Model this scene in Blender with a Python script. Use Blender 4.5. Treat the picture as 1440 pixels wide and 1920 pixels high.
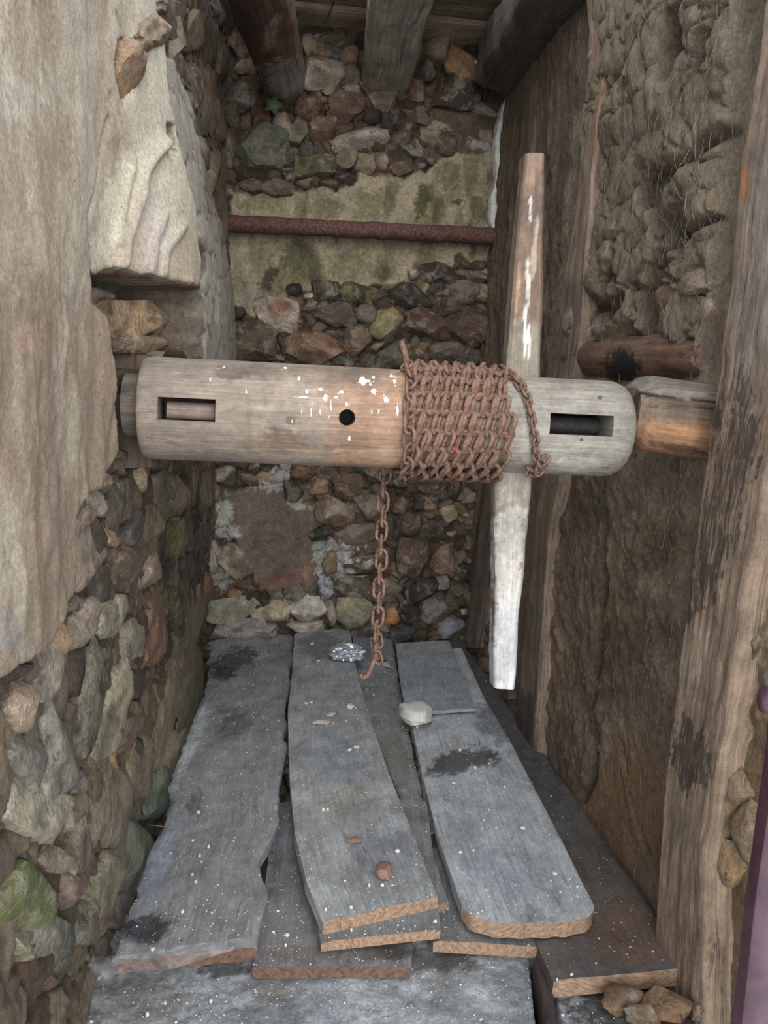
import bpy, bmesh, math, random
import numpy as np
from math import sin, cos, pi, radians
from mathutils import Vector, Matrix
from mathutils.bvhtree import BVHTree
for o in list(bpy.data.objects): bpy.data.objects.remove(o)
S = bpy.context.scene
COL = S.collection
rnd = random.Random(7)

# ------------------------------------------------------------------ camera
FPX = 1442.0
YAW, PITCH, ROLL = radians(6.9), radians(7.6), radians(2.7)
CP = np.array([0, 0, 1.3])
FW = np.array([sin(YAW)*cos(PITCH), cos(YAW)*cos(PITCH), -sin(PITCH)])
R0 = np.array([cos(YAW), -sin(YAW), 0.0]); U0 = np.cross(R0, FW)
RT = R0*cos(ROLL)+U0*sin(ROLL); UP = U0*cos(ROLL)-R0*sin(ROLL)
cd = bpy.data.cameras.new('camera'); cam = bpy.data.objects.new('camera', cd); COL.objects.link(cam)
cd.sensor_fit = 'VERTICAL'; cd.sensor_height = 32.0; cd.lens = 32.0*FPX/1920.0; cd.clip_start = .05
cam.matrix_world = Matrix(((RT[0], UP[0], -FW[0], CP[0]), (RT[1], UP[1], -FW[1], CP[1]), (RT[2], UP[2], -FW[2], CP[2]), (0, 0, 0, 1)))
S.camera = cam
# ------------------------------------------------------------------ light
w = bpy.data.worlds.new('sky'); S.world = w; w.use_nodes = True
bg = w.node_tree.nodes['Background']; bg.inputs[0].default_value = (.80, .90, 1.0, 1); bg.inputs[1].default_value = 1.5
sd = bpy.data.lights.new('soft_sun', 'SUN'); sd.energy = 2.2; sd.angle = radians(60); sd.color = (1.0, .97, .93)
so = bpy.data.objects.new('soft_sun', sd); COL.objects.link(so)
so.rotation_euler = Vector((-.10, .94, -.30)).to_track_quat('-Z', 'Y').to_euler()
S.view_settings.view_transform = 'Standard'; S.view_settings.look = 'None'; S.view_settings.gamma = 1
S.view_settings.exposure = 0.9; S.view_settings.use_curve_mapping = False

# ------------------------------------------------------------------ unprojection onto real planes
def ray(x, y): return FW+RT*(x-720)/FPX-UP*(y-960)/FPX
def on(ax, x, y, v):
    d = ray(x, y); return CP+d*(v-CP[ax])/d[ax]
def projv(P):
    D = np.asarray(P, float)-CP; z = np.maximum(D@FW, .05)
    return 720+FPX*(D@RT)/z, 960-FPX*(D@UP)/z
def C(r, g, b, k=1.0):
    f = lambda c: ((c/255+.055)/1.055)**2.4 if c > 10 else c/255/12.92
    return np.array([f(r), f(g), f(b)])*k
XL, XR, YB = -.44, 1.03, 4.25

# ------------------------------------------------------------------ numpy noise
def _h(ix, iy, iz, s):
    h = (ix.astype(np.int64)*374761393+iy.astype(np.int64)*668265263+iz.astype(np.int64)*2147483647+s*1013904223) & 0xffffffff
    h = ((h ^ (h >> 13))*1274126177) & 0xffffffff
    h = ((h ^ (h >> 16))*2246822519) & 0xffffffff
    return ((h ^ (h >> 15)) & 0xffffff)/float(0xffffff)
def vn(x, y, z, s=0):
    x, y, z = np.broadcast_arrays(np.asarray(x, float), np.asarray(y, float), np.asarray(z, float))
    ix, iy, iz = np.floor(x), np.floor(y), np.floor(z)
    fx, fy, fz = x-ix, y-iy, z-iz
    fx, fy, fz = [f*f*f*(f*(f*6-15)+10) for f in (fx, fy, fz)]
    r = 0
    for a in (0, 1):
        for b in (0, 1):
            for c in (0, 1):
                r = r+_h(ix+a, iy+b, iz+c, s)*(fx if a else 1-fx)*(fy if b else 1-fy)*(fz if c else 1-fz)
    return r*2-1
def fbm(x, y, z, o=4, s=0, g=.5):
    a, r, t = 1., 0, 0
    for i in range(o):
        r = r+a*vn(x, y, z, s+i*17); t += a; a *= g; x = x*2.03+11; y = y*2.03+5; z = z*2.03+3
    return r/t
def cells(x, y, s=0, ids=False):
    ix, iy = np.floor(x), np.floor(y); f1 = np.full(np.shape(x), 9.); f2 = f1.copy(); cid = f1*0
    for a in (-1, 0, 1):
        for b in (-1, 0, 1):
            px = ix+a+.15+.7*_h(ix+a, iy+b, iy*0, s); py = iy+b+.15+.7*_h(ix+a, iy+b, iy*0+7, s)
            d = np.hypot(px-x, py-y)
            cid = np.where(d < f1, _h(ix+a, iy+b, iy*0+3, s), cid)
            f2 = np.minimum(np.maximum(f1, d), f2); f1 = np.minimum(f1, d)
    if ids: return f1, f2, cid
    return f1, f2
def sst(a, b, x):
    t = np.clip((x-a)/(b-a), 0, 1); return t*t*(3-2*t)
def inpoly(px, py, poly):
    r = np.zeros(np.shape(px), bool); n = len(poly)
    for i in range(n):
        x1, y1 = poly[i]; x2, y2 = poly[(i+1) % n]
        if y1 == y2: continue
        r ^= ((y1 > py) != (y2 > py)) & (px < (x2-x1)*(py-y1)/(y2-y1)+x1)
    return r
def polydist(px, py, poly):
    d = np.full(np.shape(px), 1e9); n = len(poly)
    for i in range(n):
        x1, y1 = poly[i]; x2, y2 = poly[(i+1) % n]
        dx, dy = x2-x1, y2-y1; t = np.clip(((px-x1)*dx+(py-y1)*dy)/(dx*dx+dy*dy+1e-9), 0, 1)
        d = np.minimum(d, np.hypot(px-x1-t*dx, py-y1-t*dy))
    return np.where(inpoly(px, py, poly), d, -d)
def blend(a, b, m): return a*(1-m[:, None])+b*m[:, None]
def patches(P, col, blobs, seed=1, rough=.45):
    """stains, moss, lime and some painted shade: patches with ragged edges, stored on the surface itself"""
    px, py = projv(P); P = np.asarray(P)
    n1 = .7*fbm(P[:, 0]*14, P[:, 1]*14, P[:, 2]*14, 4, seed)+.75*fbm(P[:, 0]*75, P[:, 1]*75, P[:, 2]*75, 3, seed+50)
    for bl in blobs:
        cx, cy, rx, ry, an, c, st = bl
        a = radians(an); dx, dy = px-cx, py-cy
        u = (dx*cos(a)+dy*sin(a))/rx; v = (-dx*sin(a)+dy*cos(a))/ry
        d = np.sqrt(u*u+v*v)+n1*rough*1.6
        col = blend(col, c, sst(1.12, .72, d)*st)
    return col

# ------------------------------------------------------------------ materials
class NT:
    def __init__(s, name):
        s.m = bpy.data.materials.new(name); s.m.use_nodes = True; s.t = s.m.node_tree; s.b = s.t.nodes['Principled BSDF']
    def n(s, typ, **k):
        x = s.t.nodes.new(typ)
        for a, v in k.items():
            if a.startswith('i_'): x.inputs[a[2:].replace('_', ' ')].default_value = v
            else: setattr(x, a, v)
        return x
    def l(s, a, b): s.t.links.new(a, b)
    def noise(s, vec, scale, det=5, rough=.6, dist=0):
        x = s.n('ShaderNodeTexNoise'); x.inputs['Scale'].default_value = scale; x.inputs['Detail'].default_value = det
        x.inputs['Roughness'].default_value = rough; x.inputs['Distortion'].default_value = dist; s.l(vec, x.inputs['Vector']); return x.outputs['Fac']
    def ramp(s, fac, lo, hi, a=0., b=1.):
        x = s.n('ShaderNodeMapRange'); x.inputs[1].default_value = lo; x.inputs[2].default_value = hi; x.inputs[3].default_value = a; x.inputs[4].default_value = b
        s.l(fac, x.inputs[0]); return x.outputs[0]
    def mul(s, a, fac):
        x = s.n('ShaderNodeVectorMath', operation='SCALE'); s.l(a, x.inputs[0]); s.l(fac, x.inputs['Scale']); return x.outputs[0]
    def mix(s, a, b, fac):
        x = s.n('ShaderNodeMix', data_type='RGBA')
        for i, v in ((6, a), (7, b), (0, fac)):
            if isinstance(v, (tuple, list, float)): x.inputs[i].default_value = v
            else: s.l(v, x.inputs[i])
        return x.outputs[2]
    def bump(s, h, st, dist, prev=None):
        x = s.n('ShaderNodeBump'); x.inputs['Strength'].default_value = st; x.inputs['Distance'].default_value = dist
        s.l(h, x.inputs['Height'])
        if prev: s.l(prev, x.inputs['Normal'])
        return x.outputs[0]
    def attr(s, name): return s.n('ShaderNodeAttribute', attribute_name=name)
    def vec(s, scale):
        m = s.n('ShaderNodeMapping'); m.inputs['Scale'].default_value = scale
        s.l(s.attr('gc').outputs['Vector'], m.inputs['Vector']); return m.outputs[0]
def surface(name, rough=.92, fine=90, bump=.6, var=.45, speck=0., fibre=0.):
    t = NT(name); v = t.vec((1, 1, 1)); c = t.attr('Col').outputs['Color']
    n1 = t.noise(v, 7, 8, .68, .4); n2 = t.noise(v, fine, 6, .7)
    c = t.mul(c, t.ramp(n1, .3, .7, 1-var, 1+var)); c = t.mul(c, t.ramp(n2, .3, .7, .66, 1.32)); c = t.mul(c, t.ramp(t.noise(v, 30, 7, .72, .8), .32, .68, 1-var*.9, 1+var*.8))
    h = n2
    c = t.mix(c, (.03, .024, .018, 1), t.ramp(t.noise(v, 48, 4, .65, .8), .66, .72, 0, .55)); c = t.mix(c, (.50, .45, .37, 1), t.ramp(t.noise(t.vec((1, 1.1, .9)), 19, 9, .8, .6), .60, .72, 0, .3))  # near-black dots paint in the shade of small holes and crevices
    if fibre:
        v2 = t.vec((1, 1, .22)); nf = t.noise(v2, 130, 4, .7, 1.6)
        c = t.mul(c, t.ramp(nf, .3, .7, .68, 1.28)); h = nf
    if speck:
        ns = t.noise(v, 170, 2, .5)
        c = t.mix(c, (.62, .62, .60, 1), t.ramp(ns, .70, .76, 0, speck))
    t.l(c, t.b.inputs['Base Color']); t.b.inputs['Roughness'].default_value = rough
    b = t.bump(h, min(1, bump*1.3), .010); b = t.bump(t.noise(v, 28, 10, .76), min(1, bump*1.3), .026, b); t.l(b, t.b.inputs['Normal'])
    return t.m
def stone_mat(name, rough=.55):
    t = NT(name); v = t.vec((1, 1, 1)); c = t.attr('Col').outputs['Color']
    n1 = t.noise(v, 18, 6, .65, .6); n2 = t.noise(v, 110, 5, .65)
    n3 = t.noise(t.vec((1, 1, 1)), 6, 9, .75, 1.2)
    c = t.mul(c, t.ramp(n1, .25, .75, .5, 1.5)); c = t.mul(c, t.ramp(n2, .3, .7, .62, 1.4)); c = t.mul(c, t.ramp(n3, .3, .7, .6, 1.4))
    c = t.mix(c, (.30, .26, .21, 1), t.ramp(t.noise(v, 12, 8, .75, 1.0), .52, .62, 0, .6))
    c = t.mix(c, (.035, .028, .022, 1), t.ramp(t.noise(v, 26, 5, .7, 1.4), .62, .68, 0, .7))  # dark spots paint in the shade of pits in the stone
    t.l(c, t.b.inputs['Base Color']); t.l(t.ramp(n1, .3, .7, rough-.12, rough+.25), t.b.inputs['Roughness'])
    t.l(t.bump(n1, .9, .016, t.bump(n3, .8, .02, t.bump(n2, .9, .005))), t.b.inputs['Normal'])
    return t.m
def wood(name, rough=.82, crack=.6, fine=1., bump=.5, contrast=.4, dirt=.0, speck=0.):
    t = NT(name); c = t.attr('Col').outputs['Color']
    g1 = t.noise(t.vec((2.2, 55*fine, 55*fine)), 1, 5, .6, .5); g2 = t.noise(t.vec((9, 260*fine, 260*fine)), 1, 3, .6)
    g3 = t.noise(t.vec((3, 26*fine, 26*fine)), 1, 6, .75, 1.2); n = t.noise(t.vec((1, 1, 1)), 9, 6, .7)
    c = t.mul(c, t.ramp(g1, .3, .7, 1-contrast, 1+contrast)); c = t.mul(c, t.ramp(g2, .3, .7, .78, 1.2)); c = t.mul(c, t.ramp(n, .3, .7, .62, 1.32)); c = t.mul(c, t.ramp(t.noise(t.vec((1, 1, 1)), 75, 5, .75), .3, .7, .78, 1.2))
    ck = t.ramp(g3, .34, .42, 0, 1)
    c = t.mul(c, t.ramp(ck, 0, 1, 1-crack, 1))
    fl = t.ramp(t.attr('Col').outputs['Alpha'], 0, 1, .45, .82); nf = t.noise(t.vec((14, 95, 95)), 1, 8, .8, .5)
    mm = t.n('ShaderNodeMath', operation='SUBTRACT'); t.l(nf, mm.inputs[0]); t.l(fl, mm.inputs[1]); fk = t.ramp(mm.outputs[0], 0, .03, 0, .9); c = t.mix(c, (.045, .030, .022, 1), fk)
    if dirt: c = t.mix(c, (.16, .155, .15, 1), t.ramp(t.noise(t.vec((1, 1, 1)), 22, 7, .75), .46, .6, 0, dirt))
    if speck: c = t.mix(c, (.62, .66, .70, 1), t.ramp(t.noise(t.vec((1, 1, 1)), 150, 2, .5), .71, .76, 0, speck))
    t.l(c, t.b.inputs['Base Color']); t.b.inputs['Roughness'].default_value = rough
    b = t.bump(g1, bump, .006, t.bump(ck, bump, .006, t.bump(g2, bump*.7, .0025))); b = t.bump(t.noise(t.vec((1, 1, 1)), 60, 6, .75), bump*.8, .006, b); b = t.bump(fk, .6, .004, b)
    t.l(b, t.b.inputs['Normal']); return t.m
def plain(name, rgb, rough=.6, metal=0., spots=None, scale=120, bump=.4):
    t = NT(name); v = t.vec((1, 1, 1)); n = t.noise(v, scale, 5, .7)
    c = t.mix(tuple(rgb)+(1,), tuple(spots if spots is not None else np.array(rgb)*.45)+(1,), t.ramp(n, .38, .62))
    t.l(c, t.b.inputs['Base Color']); t.b.inputs['Roughness'].default_value = rough; t.b.inputs['Metallic'].default_value = metal
    t.l(t.bump(n, bump, .003), t.b.inputs['Normal']); return t.m
M = dict(
    plaster=surface('lime_plaster', .9, 120, .42, .14), mortar=surface('earth_mortar', .95, 80, .8, .35),
    daub=surface('hairy_daub', .96, 90, 1.0, .32, fibre=1), slab=surface('dusty_slab', .9, 110, .6, .35, speck=.8),
    stone=stone_mat('flint_stone', .5), oldwood=wood('weathered_oak'), drum=wood('smooth_drum_wood', .75, .25, .8, .3, .16),
    board=wood('dusty_board', .85, .12, .6, .45, .09, dirt=.22, speck=.8), cut=plain('fresh_cut_end', (.34, .225, .145), .95, spots=(.17, .10, .065), scale=85, bump=1.),
    cutold=plain('reddish_cut_end', (.17, .085, .055), .95, spots=(.06, .04, .032), scale=70, bump=1.),
    rust=plain('rusty_iron', (.085, .038, .026), .9, .05, spots=(.20, .118, .08), scale=75, bump=.9),
    bar=plain('pitted_rust', (.045, .016, .012), .8, .1, spots=(.13, .06, .045), scale=70, bump=.9),
    iron=plain('dark_iron', (.045, .038, .033), .7, .3), maroon=plain('maroon_paint', (.030, .009, .013), .42, 0, spots=(.060, .022, .032), scale=18, bump=.25),
    white=plain('chalky_white', (.62, .60, .56), .95, spots=(.42, .40, .37), scale=60), foil=plain('crumpled_foil', (.62, .66, .70), .35, .7, spots=(.35, .37, .40), scale=60, bump=.9),
    pink=plain('pinkish_crumb', (.46, .36, .31), .95, spots=(.36, .28, .24), scale=60), brown=plain('brown_chip', (.24, .14, .10), .9, spots=(.14, .08, .06), scale=60),
    blue=plain('bluish_shard', (.36, .44, .50), .5, spots=(.28, .34, .38)), leaf=plain('ivy_green', (.08, .13, .05), .6, spots=(.035, .06, .025)),
    straw=plain('pale_straw', (.24, .195, .14), .8, spots=(.20, .15, .10)), web=None, red=plain('red_string', (.55, .03, .03), .7), dark=plain('pit_black', (.012, .012, .012), .8))
tw = NT('spider_web'); tw.b.inputs['Base Color'].default_value = (.55, .56, .58, 1); tw.b.inputs['Roughness'].default_value = .9
tw.l(tw.ramp(tw.noise(tw.vec((1, 1, 1)), 16, 7, .75, .5), (.42), .8, .02, .30), tw.b.inputs['Alpha']); M['web'] = tw.m

# ------------------------------------------------------------------ mesh plumbing
def prop(o, label=None, cat=None, group=None, kind=None):
    if label: o['label'] = label
    if cat: o['category'] = cat
    if group: o['group'] = group
    if kind: o['kind'] = kind
    return o
def mk(name, V, F, mats, col=None, gc=None, parent=None, smooth=True, sharp=None, mi=None, origin=None):
    V = np.asarray(V, float); org = np.zeros(3) if origin is None else np.asarray(origin, float)
    me = bpy.data.meshes.new(name)
    if isinstance(F, np.ndarray):
        nf, k = F.shape
        me.vertices.add(len(V)); me.vertices.foreach_set('co', (V-org).ravel()); me.loops.add(nf*k); me.loops.foreach_set('vertex_index', F.ravel().astype(np.int32))
        me.polygons.add(nf); me.polygons.foreach_set('loop_start', np.arange(0, nf*k, k, dtype=np.int32)); me.update(calc_edges=True)
    else: me.from_pydata([tuple(v) for v in V-org], [], F)
    me.validate()
    if not isinstance(mats, (list, tuple)): mats = [mats]
    for m in mats: me.materials.append(m)
    if mi is not None: me.polygons.foreach_set('material_index', np.asarray(mi, np.int32))
    me.polygons.foreach_set('use_smooth', [smooth]*len(me.polygons))
    if smooth and sharp: me.set_sharp_from_angle(angle=radians(sharp))
    n = len(me.vertices)
    if col is not None:
        col = np.asarray(col, float)
        if col.ndim == 1: col = np.tile(col, (n, 1))
        a = me.color_attributes.new('Col', 'FLOAT_COLOR', 'POINT'); a.data.foreach_set('color', np.c_[np.clip(col[:, :3], 0, 1), col[:, 3] if col.shape[1] > 3 else np.ones(n)].astype(np.float32).ravel())
    if gc is None: gc = V
    a = me.attributes.new('gc', 'FLOAT_VECTOR', 'POINT'); a.data.foreach_set('vector', np.asarray(gc, np.float32).ravel())
    o = bpy.data.objects.new(name, me); COL.objects.link(o); o.location = org
    if parent:
        o.parent = parent; o.location = Vector(org)-parent.location
    return o
def gridf(nu, nv, flip=False):
    i, j = np.meshgrid(np.arange(nu-1), np.arange(nv-1), indexing='ij'); a = (i*nv+j).ravel()
    q = np.stack([a, a+nv, a+nv+1, a+1], 1); return q[:, ::-1].copy() if flip else q
def empty(name, loc=(0, 0, 0)):
    o = bpy.data.objects.new(name, None); COL.objects.link(o); o.location = tuple(loc); return o
def tube(path, r, ns=8, caps=True):
    P = np.asarray(path, float); n = len(P); T = np.gradient(P, axis=0); T /= np.linalg.norm(T, axis=1)[:, None]+1e-12
    a = np.array([0, 0, 1.]) if abs(T[0][2]) < .9 else np.array([1., 0, 0]); V = []; r = np.broadcast_to(r, (n,))
    for i in range(n):
        a = a-T[i]*(a@T[i]); a /= np.linalg.norm(a); b = np.cross(T[i], a)
        for k in range(ns):
            t = 2*pi*k/ns; V.append(P[i]+r[i]*(a*cos(t)+b*sin(t)))
    F = [(i*ns+k, i*ns+(k+1) % ns, (i+1)*ns+(k+1) % ns, (i+1)*ns+k) for i in range(n-1) for k in range(ns)]
    if caps: F += [tuple(range(ns))[::-1], tuple(range((n-1)*ns, n*ns))]
    return np.array(V), F
def join(parts):
    V, F, o = [], [], 0
    for v, f in parts:
        V.append(v); F += [tuple(i+o for i in q) for q in f]; o += len(v)
    return np.concatenate(V), F
def lin(E, v):
    E = np.asarray(E, float); L = np.r_[0, np.cumsum(np.linalg.norm(np.diff(E, axis=0), axis=1))]; L /= L[-1]
    return np.stack([np.interp(v, L, E[:, k]) for k in range(3)], 1)
def flaked(V, c, fl, seed):
    m = patches(V, np.zeros((len(V), 3)), [b[:5]+(np.ones(3), b[5]) for b in fl], seed)[:, :1]; return np.c_[c, 1-m]
def board(name, EA, EB, n, t, parent=None, mats=None, col=C(100, 100, 100), blobs=(), nu=14, nv=90, amp=.004, sc=(3, 12), rnd_=.006, seed=0, origin=None, ragged=0., endf=None, warp=0., mi_cap=1, flake=()):
    """a sawn board or timber between two edge lines; n is the outward normal, t the thickness"""
    n = np.asarray(n, float); n /= np.linalg.norm(n); v = np.linspace(0, 1, nv); A, B = lin(EA, v), lin(EB, v)
    L = np.linalg.norm(A[-1]-A[0]); W = np.linalg.norm(B-A, axis=1).mean(); d = B-A; d /= np.linalg.norm(d, axis=1)[:, None]+1e-9
    if ragged:
        A = A+d*(fbm(v*L*9, 0, seed, 4, seed)*ragged)[:, None]; B = B+d*(fbm(v*L*9, 5, seed, 4, seed+3)*ragged)[:, None]
    u = np.linspace(0, 1, nu+1); ring = []; g = []
    for k, uu in enumerate(u):
        P = A+(B-A)*uu
        e = min(uu, 1-uu)*W; hh = -max(0, rnd_-e)**2/rnd_*.9 if e < rnd_ else 0
        z = amp*fbm(v*L*sc[0]*2, uu*W*sc[1]*2, seed*3.1, 4, seed)+hh+warp*np.sin(uu*pi)
        ring.append(P+n*z[:, None]); g.append(np.c_[v*L, np.full(nv, uu*W), z])
    low = [(A+(B-A)*q_, q_, 1.0) for q_ in u[::-1][1:-1]] if endf is not None else []
    for P, uu, dep in [(B, 1, .35), (B, 1, .75), (B, 1, 1.0)]+low+[(A, 0, 1.0), (A, 0, .75), (A, 0, .35)]:
        q = amp*.8*fbm(v*L*8, dep*3, seed+uu*4, 3, seed+9)
        ring.append(P-n*t*dep+d*q[:, None]); g.append(np.c_[v*L, np.full(nv, uu*W+(t*dep if uu else -t*dep)), np.full(nv, -t*dep)])
    R = np.stack(ring, 1); G = np.stack(g, 1); nr = R.shape[1]
    if endf is not None:
        ax = (A[-1]-A[0])/L; uu = np.r_[u, 1, 1, 1, u[::-1][1:-1], 0, 0, 0]; s0, s1 = endf(uu)
        k = np.clip((v-.8)/.2, 0, 1)[:, None]*s1[None]-np.clip((.2-v)/.2, 0, 1)[:, None]*s0[None]; R = R+ax[None, None]*k[..., None]
    V = R.reshape(-1, 3); G = G.reshape(-1, 3)+np.array([seed*1.37, seed*.71, seed*.33])
    F = [(i*nr+k, i*nr+(k+1) % nr, (i+1)*nr+(k+1) % nr, (i+1)*nr+k) for i in range(nv-1) for k in range(nr)]
    nq = len(F); m = nu+1
    for i, fl in ((0, 0), (nv-1, 1)):
        if endf is not None:
            b = i*nr; tp_ = list(range(m)); bt_ = [nr-4]+[nr-4-q_ for q_ in range(0)] ; bt_ = [nr-3]+[nr-3-q_ for q_ in range(1, nu)]+[m+2]
            for q_ in range(nu):
                f = (b+tp_[q_], b+tp_[q_+1], b+bt_[q_+1], b+bt_[q_]); F.append(f if fl else f[::-1])
            for f in ((b, b+nr-3, b+nr-2, b+nr-1), (b+nu, b+nu+1, b+nu+2, b+nu+3)): F.append(f if fl else f[::-1])
            continue
        b = i*nr; top = [b+k for k in range(m)]; rs = [b+m, b+m+1]; bl = [b+m+2, b+m+3]; ls = [b+m+4, b+m+5]
        f = top+rs+bl+ls; F.append(tuple(f if fl else f[::-1]))
    c = np.tile(col, (len(V), 1)); c = patches(V, c, blobs, seed+3) if len(blobs) else c
    if len(flake): c = flaked(V, c, flake, seed+4)
    mats = mats or [M['oldwood'], M['oldwood']]
    if np.dot(np.cross(A[-1]-A[0], (B-A)[0]), n) > 0: F = [q[::-1] for q in F]
    o = mk(name, V, F, mats, c, G, parent, True, 38, [0]*nq+[mi_cap if len(mats) > 1 else 0]*(len(F)-nq), origin)
    return o
def loft(name, P0, P1, up, prof, mat, col, parent=None, blobs=(), nl=90, ns=40, amp=.006, sc=(4, 14), seed=0, power=2.0, origin=None, bend=None):
    """a log or squared timber along P0-P1; prof(s) gives half-width, half-height"""
    P0, P1, up = [np.asarray(a, float) for a in (P0, P1, up)]; ax = P1-P0; L = np.linalg.norm(ax); ax /= L
    sd = np.cross(ax, up); sd /= np.linalg.norm(sd); up = np.cross(sd, ax); V, G = [], []
    th = np.linspace(0, 2*pi, ns, endpoint=False)
    ct, st = np.cos(th), np.sin(th); e = 2/power
    cx, cy = np.sign(ct)*np.abs(ct)**e, np.sign(st)*np.abs(st)**e
    for i in range(nl):
        s = i/(nl-1); a, b = prof(s)
        k = 1+amp/max(a, b)*fbm(s*L*sc[0]+0*th, ct*a*sc[1]+9, st*b*sc[1], 4, seed)
        p = P0+ax*L*s+(0 if bend is None else bend(s))
        V.append(p+np.outer(cx*a*k, sd)+np.outer(cy*b*k, up)); G.append(np.c_[np.full(ns, s*L), ct*a, st*b])
    V = np.concatenate(V); G = np.concatenate(G)+seed*1.3
    F = [(i*ns+k, (i+1)*ns+k, (i+1)*ns+(k+1) % ns, i*ns+(k+1) % ns) for i in range(nl-1) for k in range(ns)]
    F += [tuple(range(ns)), tuple(range((nl-1)*ns, nl*ns))[::-1]]
    c = np.tile(col, (len(V), 1)); c = patches(V, c, blobs, seed) if len(blobs) else c
    F = [q[::-1] for q in F]
    return mk(name, V, F, mat, c, G, parent, True, 45, None, origin)
def ico(sub):
    bm = bmesh.new(); bmesh.ops.create_icosphere(bm, subdivisions=sub, radius=1); V = np.array([v.co[:] for v in bm.verts]); F = np.array([[v.index for v in f.verts] for f in bm.faces]); bm.free(); return V, F
ICO = {k: ico(k) for k in (1, 2, 3, 4)}
def stone_shape(seed, sub=3, box=2.6, facets=7, rough=.12):
    V, F = ICO[sub]; V = V.copy(); r = np.random.RandomState(seed)
    V = V/(np.sum(np.abs(V)**box, 1)**(1/box))[:, None]
    V = V*(1+.22*fbm(V[:, 0]*1.1+seed, V[:, 1]*1.1, V[:, 2]*1.1, 2, seed)+rough*fbm(V[:, 0]*3+seed, V[:, 1]*3, V[:, 2]*3, 5, seed+1, .6))[:, None]
    for _ in range(facets):
        d = r.normal(size=3); d /= np.linalg.norm(d); h = r.uniform(.62, .95); V = V-np.outer(np.maximum(0, V@d-h)*.97, d)
    V = V*(1+.05*fbm(V[:, 0]*7+seed, V[:, 1]*7, V[:, 2]*7, 3, seed+2, .65))[:, None]
    return V, F
def mute(c, k=.28): return c*(1-k)+np.array([.205, .160, .118])/.160*(c@np.array([.3, .6, .1]))*k
def stone(parent, c, a, b, n, thick, col, seed, sub=3, alt=None, name='stone', box=3.0, rough=.2, facets=9):
    col = mute(col); alt = mute(alt) if alt is not None else None
    V, F = stone_shape(seed, sub, box, facets, rough); P = c+np.outer(V[:, 0], a)+np.outer(V[:, 1], b)+np.outer(V[:, 2], n*thick)
    if np.dot(np.cross(a, b), n) < 0: F = F[:, ::-1].copy()
    cc = np.tile(col, (len(P), 1))
    if alt is not None:
        m = sst(-.02, .16, fbm(P[:, 0]*16+seed, P[:, 1]*16, P[:, 2]*16, 3, seed+5)); cc = blend(cc, alt, m*.85)
    return mk(name, P, F, M['stone'], cc, (P-c)+seed*.77, parent, True, 50, None, c)

# ================================================================== SETTING
MOSS, MOSSD, LIME, CREAM = C(98, 100, 54), C(44, 46, 30), C(200, 196, 188), C(176, 158, 128)
# ---------------------------------------------------------------- back wall (flint rubble, render band)
band = [(425, 352), (520, 362), (600, 355), (680, 330), (760, 335), (820, 305), (880, 292), (938, 262), (945, 500), (890, 505), (860, 475), (830, 510), (780, 545), (700, 530), (650, 545), (560, 545), (530, 575), (500, 560), (475, 590), (425, 575)]
patch = [(425, 915), (480, 905), (540, 925), (585, 950), (592, 1010), (603, 1065), (600, 1095), (520, 1100), (475, 1090), (465, 1040), (420, 1000), (412, 960)]
zs = np.linspace(-1.2, 3.5, 640); xs = np.linspace(-.62, 1.2, 290)
Xg, Zg = np.meshgrid(xs, zs, indexing='ij'); X, Z = Xg.ravel(), Zg.ravel()
P = np.c_[X, np.full(X.shape, YB), Z]; px, py = projv(P)
wx = fbm(X*9, Z*9, 1, 4, 3)*22; d1 = polydist(px+wx, py+wx, band); d2 = polydist(px+wx, py-wx, patch)
d3 = polydist(px+wx, py+wx*.6, [(780, 250), (830, 200), (880, 210), (932, 190), (938, 262), (880, 292), (820, 300), (790, 290)])
ms = sst(-4, 5, np.maximum(np.maximum(d1, d2), d3)); h = ms*.035+fbm(X*5, Z*5, 2, 4, 5)*.014+(1-ms)*(fbm(X*22, Z*22, 3, 4, 8)*.03)+ms*fbm(X*30, Z*30, 4, 3, 9)*.004
wa_, wb_ = fbm(X*9, Z*9, 7, 3, 90)*.05, fbm(X*9, Z*9, 9, 3, 91)*.05; q1, q2, qi = cells((X+wa_)*12, (Z+wb_)*14, 12, True); cob = sst(.0, .16, q2-q1)*(1-np.clip(q1, 0, 1)**2*.6)
h += (1-ms)*(cob*.034+.008)
P[:, 1] -= h
c = np.tile(C(118, 96, 72), (len(P), 1)); c = blend(c, C(90, 74, 58), sst(-.2, .3, fbm(X*7, Z*7, 0, 3, 2)))
cc_ = np.array([mute(k_) for k_ in (C(100, 80, 58), C(120, 104, 86), C(78, 64, 52), C(136, 116, 92), C(92, 86, 76))])[(qi*4.999).astype(int)]; c = blend(c, cc_, sst(.04, .14, q2-q1)*.85)
c = blend(c, C(196, 180, 150), sst(-4, 4, d1)); c = blend(c, C(132, 116, 102), sst(-4, 4, d2)); c = blend(c, C(112, 94, 78), sst(-4, 4, d3))
st = fbm(X*9, Z*2.2, 0, 4, 31)
c = blend(c, C(140, 130, 92), sst(-.02, .4, st)*sst(-4, 15, d1)*.75); c = blend(c, C(66, 66, 40), sst(.22, .5, fbm(X*11, Z*5, 0, 5, 77))*sst(-4, 15, d1)*.6)
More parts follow.
